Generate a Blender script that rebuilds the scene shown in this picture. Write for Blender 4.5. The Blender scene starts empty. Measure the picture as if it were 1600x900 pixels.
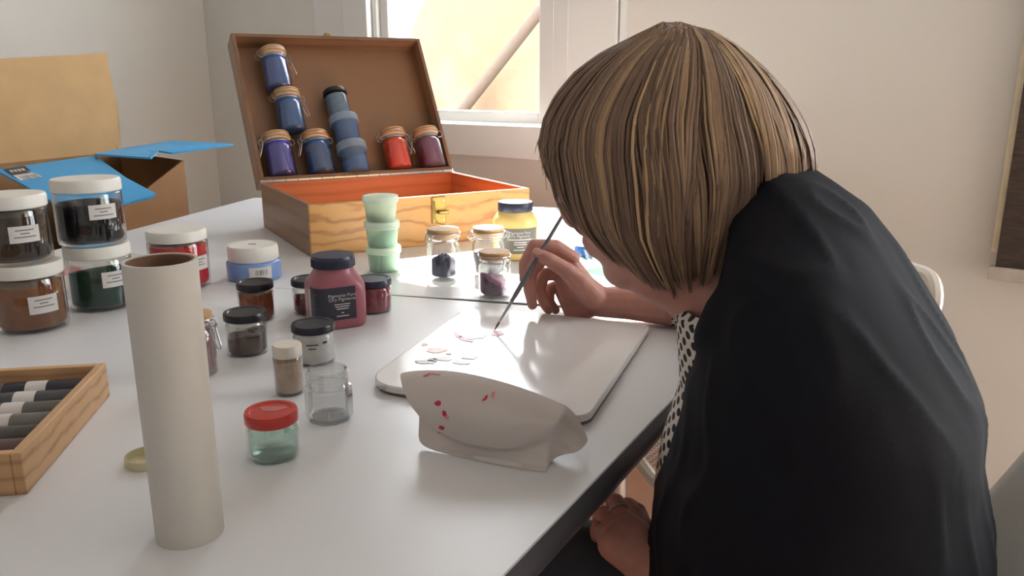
import bpy, bmesh, math, random
from mathutils import Vector, Matrix
random.seed(7)
S = bpy.context.scene
COL = S.collection
PI = math.pi

# ---------------------------------------------------------------- camera, light, exposure
F, PITCH, CAMZ = 1250.0, math.radians(14.5), 1.10
cam = bpy.data.objects.new('camera', bpy.data.cameras.new('camera'))
COL.objects.link(cam)
cam.location = (0, 0, CAMZ)
cam.rotation_euler = (PI / 2 - PITCH, 0, 0)
cam.data.sensor_width = 36.0
cam.data.lens = 36.0 * F / 1600.0
cam.data.clip_start = 0.02
S.camera = cam
vs = S.view_settings
vs.view_transform = 'Standard'
vs.look = 'None'
vs.gamma = 1.0
vs.use_curve_mapping = False
vs.exposure = 0.50
try:
    S.cycles.transparent_max_bounces = 32
    S.cycles.max_bounces = 12
    S.cycles.sample_clamp_indirect = 6.0
except Exception:
    pass

w = bpy.data.worlds.new('sky')
S.world = w
w.use_nodes = True
bgn = w.node_tree.nodes['Background']
bgn.inputs['Color'].default_value = (0.93, 0.96, 1.0, 1)
bgn.inputs['Strength'].default_value = 7.0

def sun(direction, energy, angle, color):
    l = bpy.data.lights.new('sun', 'SUN')
    l.energy = energy
    l.angle = math.radians(angle)
    l.color = color
    o = bpy.data.objects.new('sun', l)
    COL.objects.link(o)
    o.rotation_euler = Vector(direction).to_track_quat('-Z', 'Y').to_euler()
    return o
sun((0.09, -0.995, -0.955), 26.0, 0.6, (1.0, 0.93, 0.82))

# walls: back wall with the window, left wall, side wall; frame of the back wall
W0 = Vector((-0.04, 2.80, 0)); WU = Vector((0.813, -0.582, 0)).normalized()
WN = Vector((WU.y, -WU.x, 0))            # into the room
def wall(t, z, d=0.0):
    p = W0 + WU * t + WN * d
    return Vector((p.x, p.y, z))

def portal(name, loc, direction, sx, sy):
    """marks a window opening so that the sky light through it is sampled well; gives no light of its own"""
    l = bpy.data.lights.new(name, 'AREA')
    l.shape = 'RECTANGLE'; l.size = sx; l.size_y = sy
    l.cycles.is_portal = True
    o = bpy.data.objects.new(name, l)
    COL.objects.link(o)
    o.location = loc
    o.rotation_euler = Vector(direction).to_track_quat('-Z', 'Y').to_euler()
    return o
portal('window_portal', wall(-0.16, 1.69, -0.02), WN, 0.88, 1.66)
portal('window_portal', wall(2.52, 1.5, -0.02), WN, 1.16, 2.0)

# ---------------------------------------------------------------- helpers
def ray(x, y):
    a = (x - 800) / F; b = -(y - 450) / F
    return Vector((a, math.cos(PITCH) + b * math.sin(PITCH), -math.sin(PITCH) + b * math.cos(PITCH)))
def at(x, y, Y):
    d = ray(x, y) * (Y / ray(x, y).y)
    return Vector((d.x, d.y, CAMZ + d.z))
def onz(x, y, z):
    d = ray(x, y); d = d * ((z - CAMZ) / d.z)
    return Vector((d.x, d.y, z))
ZT = 0.74

def srgb(r, g, b):
    f = lambda c: (c / 255 / 12.92) if c / 255 <= 0.04045 else ((c / 255 + 0.055) / 1.055) ** 2.4
    return (f(r), f(g), f(b))

MATS = {}
def mat(name, col, rough=0.5, metal=0.0, vary=0.08, scale=30.0, bump=0.0, spec=0.5, trans=0.0, stretch=None, sss=0.0, bscale=None):
    """principled material whose colour is gently varied by noise"""
    if name in MATS: return MATS[name]
    m = bpy.data.materials.new(name); m.use_nodes = True
    nt = m.node_tree; N = nt.nodes; L = nt.links
    b = N['Principled BSDF']
    tc = N.new('ShaderNodeTexCoord')
    no = N.new('ShaderNodeTexNoise'); no.inputs['Scale'].default_value = scale; no.inputs['Detail'].default_value = 5
    src = tc.outputs['Object']
    if stretch:
        mp = N.new('ShaderNodeMapping'); mp.inputs['Scale'].default_value = stretch
        L.new(src, mp.inputs['Vector']); src = mp.outputs['Vector']
    L.new(src, no.inputs['Vector'])
    cr = N.new('ShaderNodeValToRGB')
    cr.color_ramp.elements[0].position = 0.3; cr.color_ramp.elements[1].position = 0.7
    cr.color_ramp.elements[0].color = (*[max(0, c * (1 - vary)) for c in col], 1)
    cr.color_ramp.elements[1].color = (*[min(1, c * (1 + vary)) for c in col], 1)
    L.new(no.outputs['Fac'], cr.inputs['Fac'])
    L.new(cr.outputs['Color'], b.inputs['Base Color'])
    b.inputs['Roughness'].default_value = rough
    b.inputs['Metallic'].default_value = metal
    b.inputs['Specular IOR Level'].default_value = spec
    b.inputs['Transmission Weight'].default_value = trans
    if sss:
        b.inputs['Subsurface Weight'].default_value = sss
        b.inputs['Subsurface Radius'].default_value = (0.012, 0.005, 0.003)
        b.inputs['Subsurface Scale'].default_value = 0.6
    if bump:
        bp = N.new('ShaderNodeBump'); bp.inputs['Strength'].default_value = bump; bp.inputs['Distance'].default_value = 0.004
        if bscale:
            n2 = N.new('ShaderNodeTexNoise'); n2.inputs['Scale'].default_value = bscale; n2.inputs['Detail'].default_value = 4
            L.new(src, n2.inputs['Vector']); L.new(n2.outputs['Fac'], bp.inputs['Height'])
        else:
            L.new(no.outputs['Fac'], bp.inputs['Height'])
        L.new(bp.outputs['Normal'], b.inputs['Normal'])
    MATS[name] = m
    return m

def glass(name, tint=(1, 1, 1), refl=1.0, rough=0.03, body=0.0, bodycol=(1, 1, 1)):
    """thin clear wall: transparent, with fresnel reflections; `body` adds a milky share"""
    if name in MATS: return MATS[name]
    m = bpy.data.materials.new(name); m.use_nodes = True
    nt = m.node_tree; N = nt.nodes; L = nt.links
    N.remove(N['Principled BSDF'])
    out = N['Material Output']
    tr = N.new('ShaderNodeBsdfTransparent'); tr.inputs['Color'].default_value = (*tint, 1)
    gl = N.new('ShaderNodeBsdfGlossy'); gl.inputs['Roughness'].default_value = rough
    lw = N.new('ShaderNodeLayerWeight'); lw.inputs['Blend'].default_value = 0.5
    pw = N.new('ShaderNodeMath'); pw.operation = 'POWER'; pw.inputs[1].default_value = 4.0
    L.new(lw.outputs['Facing'], pw.inputs[0])          # schlick fresnel, the same from both sides of the wall
    fr = N.new('ShaderNodeMath'); fr.operation = 'MULTIPLY_ADD'; fr.inputs[1].default_value = 0.60; fr.inputs[2].default_value = 0.04
    L.new(pw.outputs['Value'], fr.inputs[0])
    mu = N.new('ShaderNodeMath'); mu.operation = 'MULTIPLY'; mu.inputs[1].default_value = refl
    mu.use_clamp = True
    L.new(fr.outputs['Value'], mu.inputs[0])
    mx = N.new('ShaderNodeMixShader')
    first = tr.outputs['BSDF']
    if body:
        df = N.new('ShaderNodeBsdfDiffuse')
        no = N.new('ShaderNodeTexNoise'); no.inputs['Scale'].default_value = 40
        tc = N.new('ShaderNodeTexCoord'); L.new(tc.outputs['Object'], no.inputs['Vector'])
        mixc = N.new('ShaderNodeMixRGB'); mixc.inputs[1].default_value = (*bodycol, 1)
        mixc.inputs[2].default_value = (*[min(1, c * 1.12) for c in bodycol], 1)
        L.new(no.outputs['Fac'], mixc.inputs['Fac']); L.new(mixc.outputs['Color'], df.inputs['Color'])
        tl = N.new('ShaderNodeBsdfTranslucent'); L.new(mixc.outputs['Color'], tl.inputs['Color'])
        ms = N.new('ShaderNodeMixShader'); ms.inputs['Fac'].default_value = 0.5
        L.new(df.outputs['BSDF'], ms.inputs[1]); L.new(tl.outputs['BSDF'], ms.inputs[2])
        m2 = N.new('ShaderNodeMixShader'); m2.inputs['Fac'].default_value = body
        L.new(first, m2.inputs[1]); L.new(ms.outputs['Shader'], m2.inputs[2]); first = m2.outputs['Shader']
    L.new(mu.outputs['Value'], mx.inputs['Fac'])
    L.new(first, mx.inputs[1]); L.new(gl.outputs['BSDF'], mx.inputs[2])
    L.new(mx.outputs['Shader'], out.inputs['Surface'])
    MATS[name] = m
    return m

def wood(name, c1, c2, scale=6.0, stretch=(1, 6, 6), rough=0.45, dist=6.0):
    if name in MATS: return MATS[name]
    m = bpy.data.materials.new(name); m.use_nodes = True
    nt = m.node_tree; N = nt.nodes; L = nt.links; b = N['Principled BSDF']
    tc = N.new('ShaderNodeTexCoord'); mp = N.new('ShaderNodeMapping'); mp.inputs['Scale'].default_value = stretch
    L.new(tc.outputs['Object'], mp.inputs['Vector'])
    wv = N.new('ShaderNodeTexWave'); wv.inputs['Scale'].default_value = scale; wv.inputs['Distortion'].default_value = dist
    wv.inputs['Detail'].default_value = 3; wv.inputs['Detail Scale'].default_value = 1.2; wv.bands_direction = 'Z'
    L.new(mp.outputs['Vector'], wv.inputs['Vector'])
    no = N.new('ShaderNodeTexNoise'); no.inputs['Scale'].default_value = 9; no.inputs['Detail'].default_value = 6
    L.new(mp.outputs['Vector'], no.inputs['Vector'])
    ad = N.new('ShaderNodeMath'); ad.operation = 'MULTIPLY_ADD'; ad.inputs[1].default_value = 0.55
    L.new(wv.outputs['Fac'], ad.inputs[0])
    m5 = N.new('ShaderNodeMath'); m5.operation = 'MULTIPLY'; m5.inputs[1].default_value = 0.5
    L.new(no.outputs['Fac'], m5.inputs[0]); L.new(m5.outputs['Value'], ad.inputs[2])
    cr = N.new('ShaderNodeValToRGB')
    cr.color_ramp.elements[0].position = 0.16; cr.color_ramp.elements[1].position = 0.42
    cr.color_ramp.elements[0].color = (*c1, 1); cr.color_ramp.elements[1].color = (*c2, 1)
    k_ = cr.color_ramp.elements.new(0.9); k_.color = (*[min(1, c * 1.08) for c in c2], 1)
    L.new(ad.outputs['Value'], cr.inputs['Fac']); L.new(cr.outputs['Color'], b.inputs['Base Color'])
    b.inputs['Roughness'].default_value = rough
    bp = N.new('ShaderNodeBump'); bp.inputs['Strength'].default_value = 0.12; bp.inputs['Distance'].default_value = 0.002
    L.new(no.outputs['Fac'], bp.inputs['Height']); L.new(bp.outputs['Normal'], b.inputs['Normal'])
    MATS[name] = m
    return m

# -- bmesh shapes
def addv(bm, pts): return [bm.verts.new(p) for p in pts]
def box(bm, c, s, M=None):
    vs_ = []
    for dx in (-.5, .5):
        for dy in (-.5, .5):
            for dz in (-.5, .5):
                p = Vector((c[0] + dx * s[0], c[1] + dy * s[1], c[2] + dz * s[2]))
                vs_.append(bm.verts.new(M @ p if M else p))
    for f in ((0, 1, 3, 2), (4, 6, 7, 5), (0, 4, 5, 1), (2, 3, 7, 6), (0, 2, 6, 4), (1, 5, 7, 3)):
        bm.faces.new([vs_[i] for i in f])
    return vs_
def rings(bm, rs, cap0=True, cap1=True, closed=True):
    """skin a list of rings (lists of points)"""
    R = [addv(bm, r) for r in rs]
    n = len(R[0])
    for a, b in zip(R[:-1], R[1:]):
        for i in range(n if closed else n - 1):
            j = (i + 1) % n
            bm.faces.new((a[i], a[j], b[j], b[i]))
    if cap0: bm.faces.new(R[0][::-1])
    if cap1: bm.faces.new(R[-1])
    return R
def lathe(bm, prof, n=40, shear=0.0, ph=0.0, caps=(True, True), c=(0, 0)):
    rs = []
    for k, (r, z) in enumerate(prof):
        rs.append([Vector((c[0] + r * math.cos(2 * PI * i / n + ph), c[1] + r * math.sin(2 * PI * i / n + ph), z)) for i in range(n)])
    return rings(bm, rs, *caps)
def tube(bm, pts, r, n=8, closed=False, caps=True):
    pts = [Vector(p) for p in pts]
    rs = []
    up = None
    for i, p in enumerate(pts):
        a = pts[i - 1] if (i > 0 or closed) else pts[i]
        b = pts[(i + 1) % len(pts)] if (i < len(pts) - 1 or closed) else pts[i]
        t = (b - a).normalized()
        if up is None:
            up = Vector((0, 0, 1)) if abs(t.z) < .9 else Vector((1, 0, 0))
        s = t.cross(up)
        if s.length < 1e-4: s = t.cross(Vector((1, 0.3, 0)))
        s.normalize(); up = s.cross(t).normalized()
        rr = r[i] if isinstance(r, (list, tuple)) else r
        rs.append([p + (s * math.cos(2 * PI * k / n) + up * math.sin(2 * PI * k / n)) * rr for k in range(n)])
    if closed:
        R = [addv(bm, q) for q in rs]
        for i in range(len(R)):
            a, b = R[i], R[(i + 1) % len(R)]
            for k in range(n):
                bm.faces.new((a[k], a[(k + 1) % n], b[(k + 1) % n], b[k]))
    else:
        rings(bm, rs, caps, caps)
def capsule(bm, p0, p1, r0, r1, n=14):
    p0, p1 = Vector(p0), Vector(p1)
    t = (p1 - p0); Ln = t.length; t.normalize()
    s = t.cross(Vector((0, 0, 1)))
    if s.length < 1e-3: s = t.cross(Vector((1, 0, 0)))
    s.normalize(); u = s.cross(t)
    rs = []
    for k in range(1, 5):
        a = -PI / 2 + k * PI / 8
        rs.append((p0 + t * (r0 * math.sin(a)), r0 * math.cos(a)))
    for k in range(0, 4):
        a = k * PI / 8
        rs.append((p1 + t * (r1 * math.sin(a)), r1 * math.cos(a)))
    rings(bm, [[c + (s * math.cos(2 * PI * i / n) + u * math.sin(2 * PI * i / n)) * r for i in range(n)] for c, r in rs])
def chain(bm, pts, rad):
    for i in range(len(pts) - 1): capsule(bm, pts[i], pts[i + 1], rad[i], rad[i + 1])
def ellipsoid(bm, c, r, M=None, n=24):
    c = Vector(c); rs = []
    for k in range(1, 14):
        a = -PI / 2 + k * PI / 14
        q = []
        for i in range(n):
            p = Vector((r[0] * math.cos(a) * math.cos(2 * PI * i / n), r[1] * math.cos(a) * math.sin(2 * PI * i / n), r[2] * math.sin(a)))
            q.append(c + (M @ p if M else p))
        rs.append(q)
    rings(bm, rs)
def prism(bm, poly, z0, z1):
    rings(bm, [[Vector((x, y, z0)) for x, y in poly], [Vector((x, y, z1)) for x, y in poly]])
def rounded(poly, r, n=6):
    out = []
    m = len(poly)
    rr = r if isinstance(r, (list, tuple)) else [r] * m
    for i in range(m):
        p = Vector(poly[i]); a = (Vector(poly[i - 1]) - p); b = (Vector(poly[(i + 1) % m]) - p)
        a.normalize(); b.normalize()
        ang = math.acos(max(-1, min(1, a.dot(b)))); d = rr[i] / math.tan(ang / 2)
        s, e = p + a * d, p + b * d
        cc = p + (a + b).normalized() * (rr[i] / math.sin(ang / 2))
        v0, v1 = s - cc, e - cc
        a0 = math.atan2(v0.y, v0.x); a1 = math.atan2(v1.y, v1.x)
        da = (a1 - a0 + PI) % (2 * PI) - PI
        for k in range(n + 1):
            t = a0 + da * k / n
            out.append((cc.x + rr[i] * math.cos(t), cc.y + rr[i] * math.sin(t)))
    return out

def mesh(bm, name):
    bmesh.ops.recalc_face_normals(bm, faces=bm.faces)
    me = bpy.data.meshes.new(name); bm.to_mesh(me); bm.free()
    return me
def obj(name, bm, m, parent=None, smooth=35, bevel=0.0, loc=None, sub=0):
    me = bm if isinstance(bm, bpy.types.Mesh) else mesh(bm, name)
    o = bpy.data.objects.new(name, me); COL.objects.link(o)
    if m:
        if not me.materials: me.materials.append(m)
    if parent: o.parent = parent
    if loc is not None: o.location = loc
    if smooth:
        me.shade_smooth()
        try: me.set_sharp_from_angle(angle=math.radians(smooth))
        except Exception: pass
    if bevel:
        b = o.modifiers.new('bevel', 'BEVEL'); b.width = bevel; b.segments = 2; b.limit_method = 'ANGLE'
    if sub:
        b = o.modifiers.new('sub', 'SUBSURF'); b.levels = sub; b.render_levels = sub
    return o
def tag(o, label, cat, group=None):
    o['label'] = label; o['category'] = cat
    if group: o['group'] = group
    return o
def thing(name, label, cat, loc=(0, 0, 0), rz=0.0, group=None):
    o = bpy.data.objects.new(name, None); COL.objects.link(o)
    o.empty_display_size = 0.02
    o.location = loc; o.rotation_euler = (0, 0, rz)
    return tag(o, label, cat, group)
def struct(o):
    o['kind'] = 'structure'; return o
def B(): return bmesh.new()
def bx(name, c, s, m, parent=None, bevel=0.0, M=None):
    bm = B(); box(bm, c, s, M); return obj(name, bm, m, parent, 30, bevel)
def evaluated(bm, mods):
    me = mesh(bm, 'tmp'); o = bpy.data.objects.new('tmp', me); COL.objects.link(o)
    for kind, kw in mods:
        md = o.modifiers.new(kind, kind)
        for k, v in kw.items(): setattr(md, k, v)
    dg = bpy.context.evaluated_depsgraph_get()
    out = bpy.data.meshes.new_from_object(o.evaluated_get(dg))
    bpy.data.objects.remove(o); bpy.data.meshes.remove(me)
    return out
def remesh(bm, voxel, it, fac=0.5):
    return evaluated(bm, [('REMESH', dict(mode='VOXEL', voxel_size=voxel)), ('SMOOTH', dict(factor=fac, iterations=it))])
def text_mesh(body, size, align='CENTER', spacing=1.0):
    cu = bpy.data.curves.new('t', 'FONT'); cu.body = body; cu.size = size; cu.align_x = align; cu.space_line = spacing
    o = bpy.data.objects.new('t', cu); COL.objects.link(o)
    dg = bpy.context.evaluated_depsgraph_get()
    me = bpy.data.meshes.new_from_object(o.evaluated_get(dg))
    bpy.data.objects.remove(o); bpy.data.curves.remove(cu)
    return me

# ---------------------------------------------------------------- materials
M_wall = mat('wall_paint', srgb(228, 227, 223), 0.75, vary=0.02, scale=3, bump=0.04, bscale=90)
M_frame = mat('window_paint', srgb(232, 234, 234), 0.4, vary=0.015, scale=5)
M_floor = mat('floor_clay', srgb(190, 150, 128), 0.55, vary=0.12, scale=4, bump=0.03)
M_ceil = mat('ceiling_paint', srgb(235, 233, 228), 0.8, vary=0.02, scale=2)
M_table = mat('table_laminate', srgb(222, 223, 227), 0.32, vary=0.015, scale=4)
M_edge = mat('table_edge', srgb(84, 84, 90), 0.35, vary=0.08, scale=20)
M_metal = mat('steel', srgb(190, 192, 195), 0.28, 1.0, vary=0.05)
M_brass = mat('brass', srgb(158, 138, 92), 0.42, 1.0, vary=0.12, scale=60)
M_glass = glass('clear_glass', (0.97, 0.98, 0.98), 2.0)
M_pane = glass('window_glass', (0.98, 0.99, 0.99), 0.8)
M_ggreen = glass('greenish_glass', (0.80, 0.92, 0.87), 1.5)
M_cork = mat('cork_lid', srgb(190, 150, 104), 0.6, vary=0.14, scale=60, bump=0.1)
M_black = mat('black_lid', srgb(28, 30, 40), 0.28, vary=0.15, scale=25)
M_navy = mat('navy_lid', srgb(44, 48, 70), 0.3, vary=0.12, scale=25)
M_wlid = mat('white_plastic', srgb(228, 226, 220), 0.35, vary=0.02)
M_label = mat('paper_label', srgb(214, 210, 208), 0.7, vary=0.02, scale=50)
M_print = mat('grey_print', srgb(120, 116, 116), 0.8)
M_dark = mat('dark_label', srgb(52, 52, 66), 0.45, vary=0.1, scale=30)
M_silver = mat('silver_print', srgb(205, 203, 200), 0.5)
M_rub = mat('pale_seal', srgb(214, 196, 180), 0.6)
def powder(name, rgb, v=0.14): return mat('pigment_' + name, srgb(*rgb), 0.95, vary=v, scale=70, bump=0.3, spec=0.1)

# ---------------------------------------------------------------- room
def slab(name, pts, m, thick=None):
    bm = B(); bm.faces.new(addv(bm, pts)); return struct(obj(name, bm, m, None, 0))
HC = 2.75
TH = 0.22
TL_, TR_, DR = -1.64, 3.3, 4.5
room = [tuple(wall(TL_ - TH, 0, -TH).xy), tuple(wall(TR_ + TH, 0, -TH).xy), tuple(wall(TR_ + TH, 0, DR + TH).xy), tuple(wall(TL_ - TH, 0, DR + TH).xy)]
bm = B(); prism(bm, room, -0.1, 0.0); struct(obj('floor', bm, M_floor, None, 0))
bm = B(); prism(bm, room, HC, HC + 0.1); struct(obj('ceiling', bm, M_ceil, None, 0))
o0, o1, oz0, oz1 = -0.60, 0.277, 0.86, 2.52         # window opening in the back wall
q0, q1, qz0, qz1 = 1.94, 3.10, 0.50, 2.50           # second opening, further along the same wall
def wall_piece(bm, t0, t1, z0, z1, d0=0.0, d1=-TH):
    rings(bm, [[wall(t0, z0, d0), wall(t1, z0, d0), wall(t1, z0, d1), wall(t0, z0, d1)],
               [wall(t0, z1, d0), wall(t1, z1, d0), wall(t1, z1, d1), wall(t0, z1, d1)]])
bm = B()
wall_piece(bm, TL_, o0, 0, HC); wall_piece(bm, o1, q0, 0, HC); wall_piece(bm, q1, TR_, 0, HC)
wall_piece(bm, o0, o1, 0, oz0); wall_piece(bm, o0, o1, oz1, HC)
wall_piece(bm, q0, q1, 0, qz0); wall_piece(bm, q0, q1, qz1, HC)
struct(obj('wall_back', bm, M_wall, None, 0))
bm = B(); wall_piece(bm, TL_ - TH, TL_, 0, HC, DR, -TH); struct(obj('wall_left', bm, M_wall, None, 0))
bm = B(); wall_piece(bm, TR_, TR_ + TH, 0, HC, DR, -TH); struct(obj('wall_right', bm, M_wall, None, 0))
bm = B(); wall_piece(bm, TL_ - TH, TR_ + TH, 0, HC, DR + TH, DR); struct(obj('wall_rear', bm, M_wall, None, 0))

# window 1: casing strips, fixed frame, sash, pane, catch
win = struct(thing('window_1', 'white framed window with one tall pane above the wooden box', 'window', wall(-0.19, oz0)))
del win['category']
def wbox(name, t0, t1, z0, z1, d0, d1, m, bev=0.004):
    bm = B(); wall_piece(bm, t0, t1, z0, z1, d0, d1)
    me = mesh(bm, name); me.transform(Matrix.Translation(-win.location))
    return obj(name, me, m, win, 30, bev)
wbox('casing', -0.73, o0, oz0, oz1 + 0.09, 0.022, -0.01, M_frame)
wbox('casing', o1, 0.452, oz0, oz1 + 0.09, 0.022, -0.01, M_frame)
wbox('casing', -0.73, 0.452, oz1, oz1 + 0.12, 0.026, -0.01, M_frame)
wbox('casing_edge', -0.905, -0.735, oz0 - 0.06, oz1 + 0.1, 0.010, -0.01, M_frame)
wbox('casing_edge', 0.456, 0.475, oz0 - 0.06, oz1 + 0.1, 0.016, -0.01, M_frame)
wbox('sill_rail', -0.73, 0.452, oz0 - 0.015, 0.955, 0.030, -0.02, M_frame)
wbox('frame_stile', o0, -0.575, 0.95, oz1, -0.005, -0.09, M_frame)
wbox('frame_stile', 0.205, o1, 0.95, oz1, -0.005, -0.09, M_frame)
wbox('sash_stile', -0.573, -0.532, 0.957, oz1 - 0.05, -0.02, -0.075, M_frame)
wbox('sash_stile', 0.143, 0.203, 0.957, oz1 - 0.05, -0.02, -0.075, M_frame)
wbox('sash_rail', -0.532, 0.143, 0.957, 0.998, -0.02, -0.075, M_frame)
wbox('sash_rail', -0.532, 0.143, oz1 - 0.09, oz1 - 0.03, -0.02, -0.075, M_frame)
wbox('pane', -0.54, 0.15, 0.99, oz1 - 0.08, -0.046, -0.050, M_pane, 0)
# window 2 further right in the same wall: frame and panes
win2 = struct(thing('window_2', 'tall white framed window beyond the wall hanging', 'window', wall(q0, qz0)))
del win2['category']
def w2box(name, t0, t1, z0, z1, d0, d1, m, bev=0.004):
    bm = B(); wall_piece(bm, t0, t1, z0, z1, d0, d1)
    me = mesh(bm, name); me.transform(Matrix.Translation(-win2.location))
    return obj(name, me, m, win2, 30, bev)
qm = (q0 + q1) / 2
for (a, b_, c, d) in ((q0, q0 + .05, qz0, qz1), (q1 - .05, q1, qz0, qz1), (qm - .03, qm + .03, qz0 + .05, qz1 - .05), (q0 + .05, q1 - .05, qz0, qz0 + .05), (q0 + .05, q1 - .05, qz1 - .05, qz1)):
    w2box('frame_bar', a, b_, c, d, -.03, -.09, M_frame)
w2box('pane', q0 + .05, qm - .03, qz0 + .05, qz1 - .05, -.058, -.062, M_pane, 0)
w2box('pane', qm + .03, q1 - .05, qz0 + .05, qz1 - .05, -.058, -.062, M_pane, 0)

# outside: pale stone wall and a solid bar for the shadow slanting over it, bright in the open
m = bpy.data.materials.new('stone_outside'); m.use_nodes = True
nt = m.node_tree; N = nt.nodes; L = nt.links; b = N['Principled BSDF']
tc = N.new('ShaderNodeTexCoord')
n1 = N.new('ShaderNodeTexNoise'); n1.inputs['Scale'].default_value = 1.6; n1.inputs['Detail'].default_value = 7
L.new(tc.outputs['Object'], n1.inputs['Vector'])
cr = N.new('ShaderNodeValToRGB'); e = cr.color_ramp.elements
e[0].position = 0.32; e[0].color = (*srgb(96, 92, 78), 1); e[1].position = 0.62; e[1].color = (*srgb(128, 114, 92), 1)
k = cr.color_ramp.elements.new(0.48); k.color = (*srgb(122, 98, 76), 1)
L.new(n1.outputs['Fac'], cr.inputs['Fac']); L.new(cr.outputs['Color'], b.inputs['Base Color']); b.inputs['Roughness'].default_value = 0.9
M_stone = m
bm = B()
n = 26
rs = []
for i in range(n + 1):
    t = i / n
    x = -3.15 + 2.75 * t
    top = 0.70 + 1.25 * min(1, t / 0.22) ** 0.55 + 0.05 * math.sin(9 * t)
    rs.append([wall(x, -0.2, -2.6), wall(x, top * 0.6, -2.62), wall(x, top, -2.75), wall(x, top, -3.1), wall(x, -0.2, -3.1)])
rings(bm, rs)
tag(obj('garden_wall', bm, M_stone, None, 40), 'sunlit cream and orange stone wall outside the window', 'wall')
bm = B(); tube(bm, [wall(-2.33, 0.72, -2.45), wall(-1.45, 1.58, -2.45)], 0.042, 14)  # solid bar in a darker colour, in place of a cast shadow
tag(obj('slanting_shadow_bar', bm, mat('shadow_bar_grey', srgb(92, 78, 68), 0.8), None), 'greyish bar standing in for a shadow slanting across the stone wall outside the window', 'shadow_bar')
bm = B(); prism(bm, [tuple(wall(-6, 0, -0.3).xy), tuple(wall(3.2, 0, -0.3).xy), tuple(wall(3.2, 0, -6).xy), tuple(wall(-6, 0, -6).xy)], -0.3, -0.2)
struct(obj('ground_outside', bm, mat('gravel', srgb(120, 110, 98), 0.9, scale=8), None, 0))

# wall hanging at the far right of the back wall
wh = thing('wall_hanging', 'dark brown woven wall hanging with pale edge and bottom bar', 'wall hanging', wall(1.7, 0.64, 0.03))
def whbox(name, t0, t1, z0, z1, d0, d1, m):
    bm = B(); wall_piece(bm, t0, t1, z0, z1, d0, d1)
    me = mesh(bm, name); me.transform(Matrix.Translation(-wh.location)); return obj(name, me, m, wh, 30, 0.001)
whbox('woven_panel', 1.515, 1.86, 0.665, 1.75, 0.045, 0.039, mat('woven_brown', srgb(70, 60, 54), 0.85, vary=0.35, scale=26, stretch=(1, 1, 9), bump=0.4))
whbox('backing_board', 1.500, 1.87, 0.70, 1.75, 0.037, 0.012, mat('cream_board', srgb(214, 205, 178), 0.7))
whbox('bottom_bar', 1.503, 1.87, 0.636, 0.667, 0.052, 0.030, mat('bar_grey', srgb(190, 186, 176), 0.5))

# ---------------------------------------------------------------- tables
def table(name, label, poly, legs, rad=0.02):
    t = thing(name, label, 'table')
    bm = B(); prism(bm, rounded(poly, rad), ZT - 0.028, ZT); obj('tabletop', bm, M_table, t, 30, 0.002)
    # dark edge band around the top
    bm = B(); p2 = rounded(poly, rad); c = Vector((sum(p[0] for p in p2) / len(p2), sum(p[1] for p in p2) / len(p2)))
    out = []
    for i, p in enumerate(p2):
        a = Vector(p2[i - 1]); b_ = Vector(p2[(i + 1) % len(p2)]); tn = (b_ - a).normalized(); nn = Vector((tn.y, -tn.x))
        if nn.dot(Vector(p) - c) < 0: nn = -nn
        out.append((p[0] + nn.x * 0.004, p[1] + nn.y * 0.004, nn))
    prof = [(0.0, -0.0295), (0.006, -0.024), (0.0075, -0.015), (0.006, -0.006), (0.0, -0.0005)]
    rs = [[Vector((p[0] + p[2].x * (d - 0.004), p[1] + p[2].y * (d - 0.004), ZT + z)) for p in out] for d, z in prof]
    rings(bm, rs, False, False); obj('edge_band', bm, M_edge, t, 60)
    for (x, y) in legs:
        bm = B(); lathe(bm, [(0.021, 0.0), (0.021, ZT - 0.029)], 16, c=(x, y)); obj('leg', bm, M_metal, t)
    return t
table('work_table', 'white laminate table with dark edge where the woman paints', [(0.365, 1.185), (-0.36, -0.10), (-1.55, 0.20), (-1.27, 1.583), (-0.25, 1.3535)],
      [(0.16, 1.14), (-0.42, 0.06), (-1.40, 0.30), (-1.18, 1.48)])
bt0, bt1 = Vector((-1.052, 1.534)), Vector((0.375, 1.213))
bd = Vector((0.22, 0.976)).normalized() * 1.04
table('back_table', 'white laminate table behind, carrying the open wooden box', [tuple(bt0), tuple(bt1), tuple(bt1 + bd), tuple(bt0 + bd)],
      [tuple(bt0 + Vector((.09, .07))), tuple(bt1 + Vector((-.06, .09))), tuple(bt1 + bd * 0.92 + Vector((-.09, 0))), tuple(bt0 + bd * 0.92 + Vector((.07, 0)))])

# ---------------------------------------------------------------- wooden box with jars in its lid
M_pine = wood('varnished_pine', srgb(168, 108, 62), srgb(206, 156, 98), 5.0, (1.0, 1.0, 2.4), 0.35, 11)
M_pine2 = wood('lid_wood', srgb(112, 82, 60), srgb(136, 102, 76), 2.0, (1.0, 1.0, 4), 0.4, 3)
M_pine3 = wood('box_inside', srgb(176, 98, 62), srgb(190, 112, 74), 3.0, (1, 1, 4), 0.45, 3)
BW, BD, BH, BT = 0.535, 0.42, 0.112, 0.010
BYAW = math.radians(30)
wb = thing('wooden_box', 'open varnished wooden box with brass catch, lid propped back', 'box', (-0.421, 1.645, ZT), BYAW)
def bpart(name, c, s, m, par=None, bev=0.0015): return bx(name, c, s, m, par or wb, bev)
bpart('front_panel', (BW / 2, BT / 2, BH / 2), (BW, BT, BH), M_pine)
bpart('back_panel', (BW / 2, BD - BT / 2, BH / 2), (BW, BT, BH), M_pine3)
bpart('side_panel', (BT / 2, BD / 2, BH / 2), (BT, BD - 2 * BT, BH), M_pine2)
bpart('side_panel', (BW - BT / 2, BD / 2, BH / 2), (BT, BD - 2 * BT, BH), M_pine3)
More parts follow.
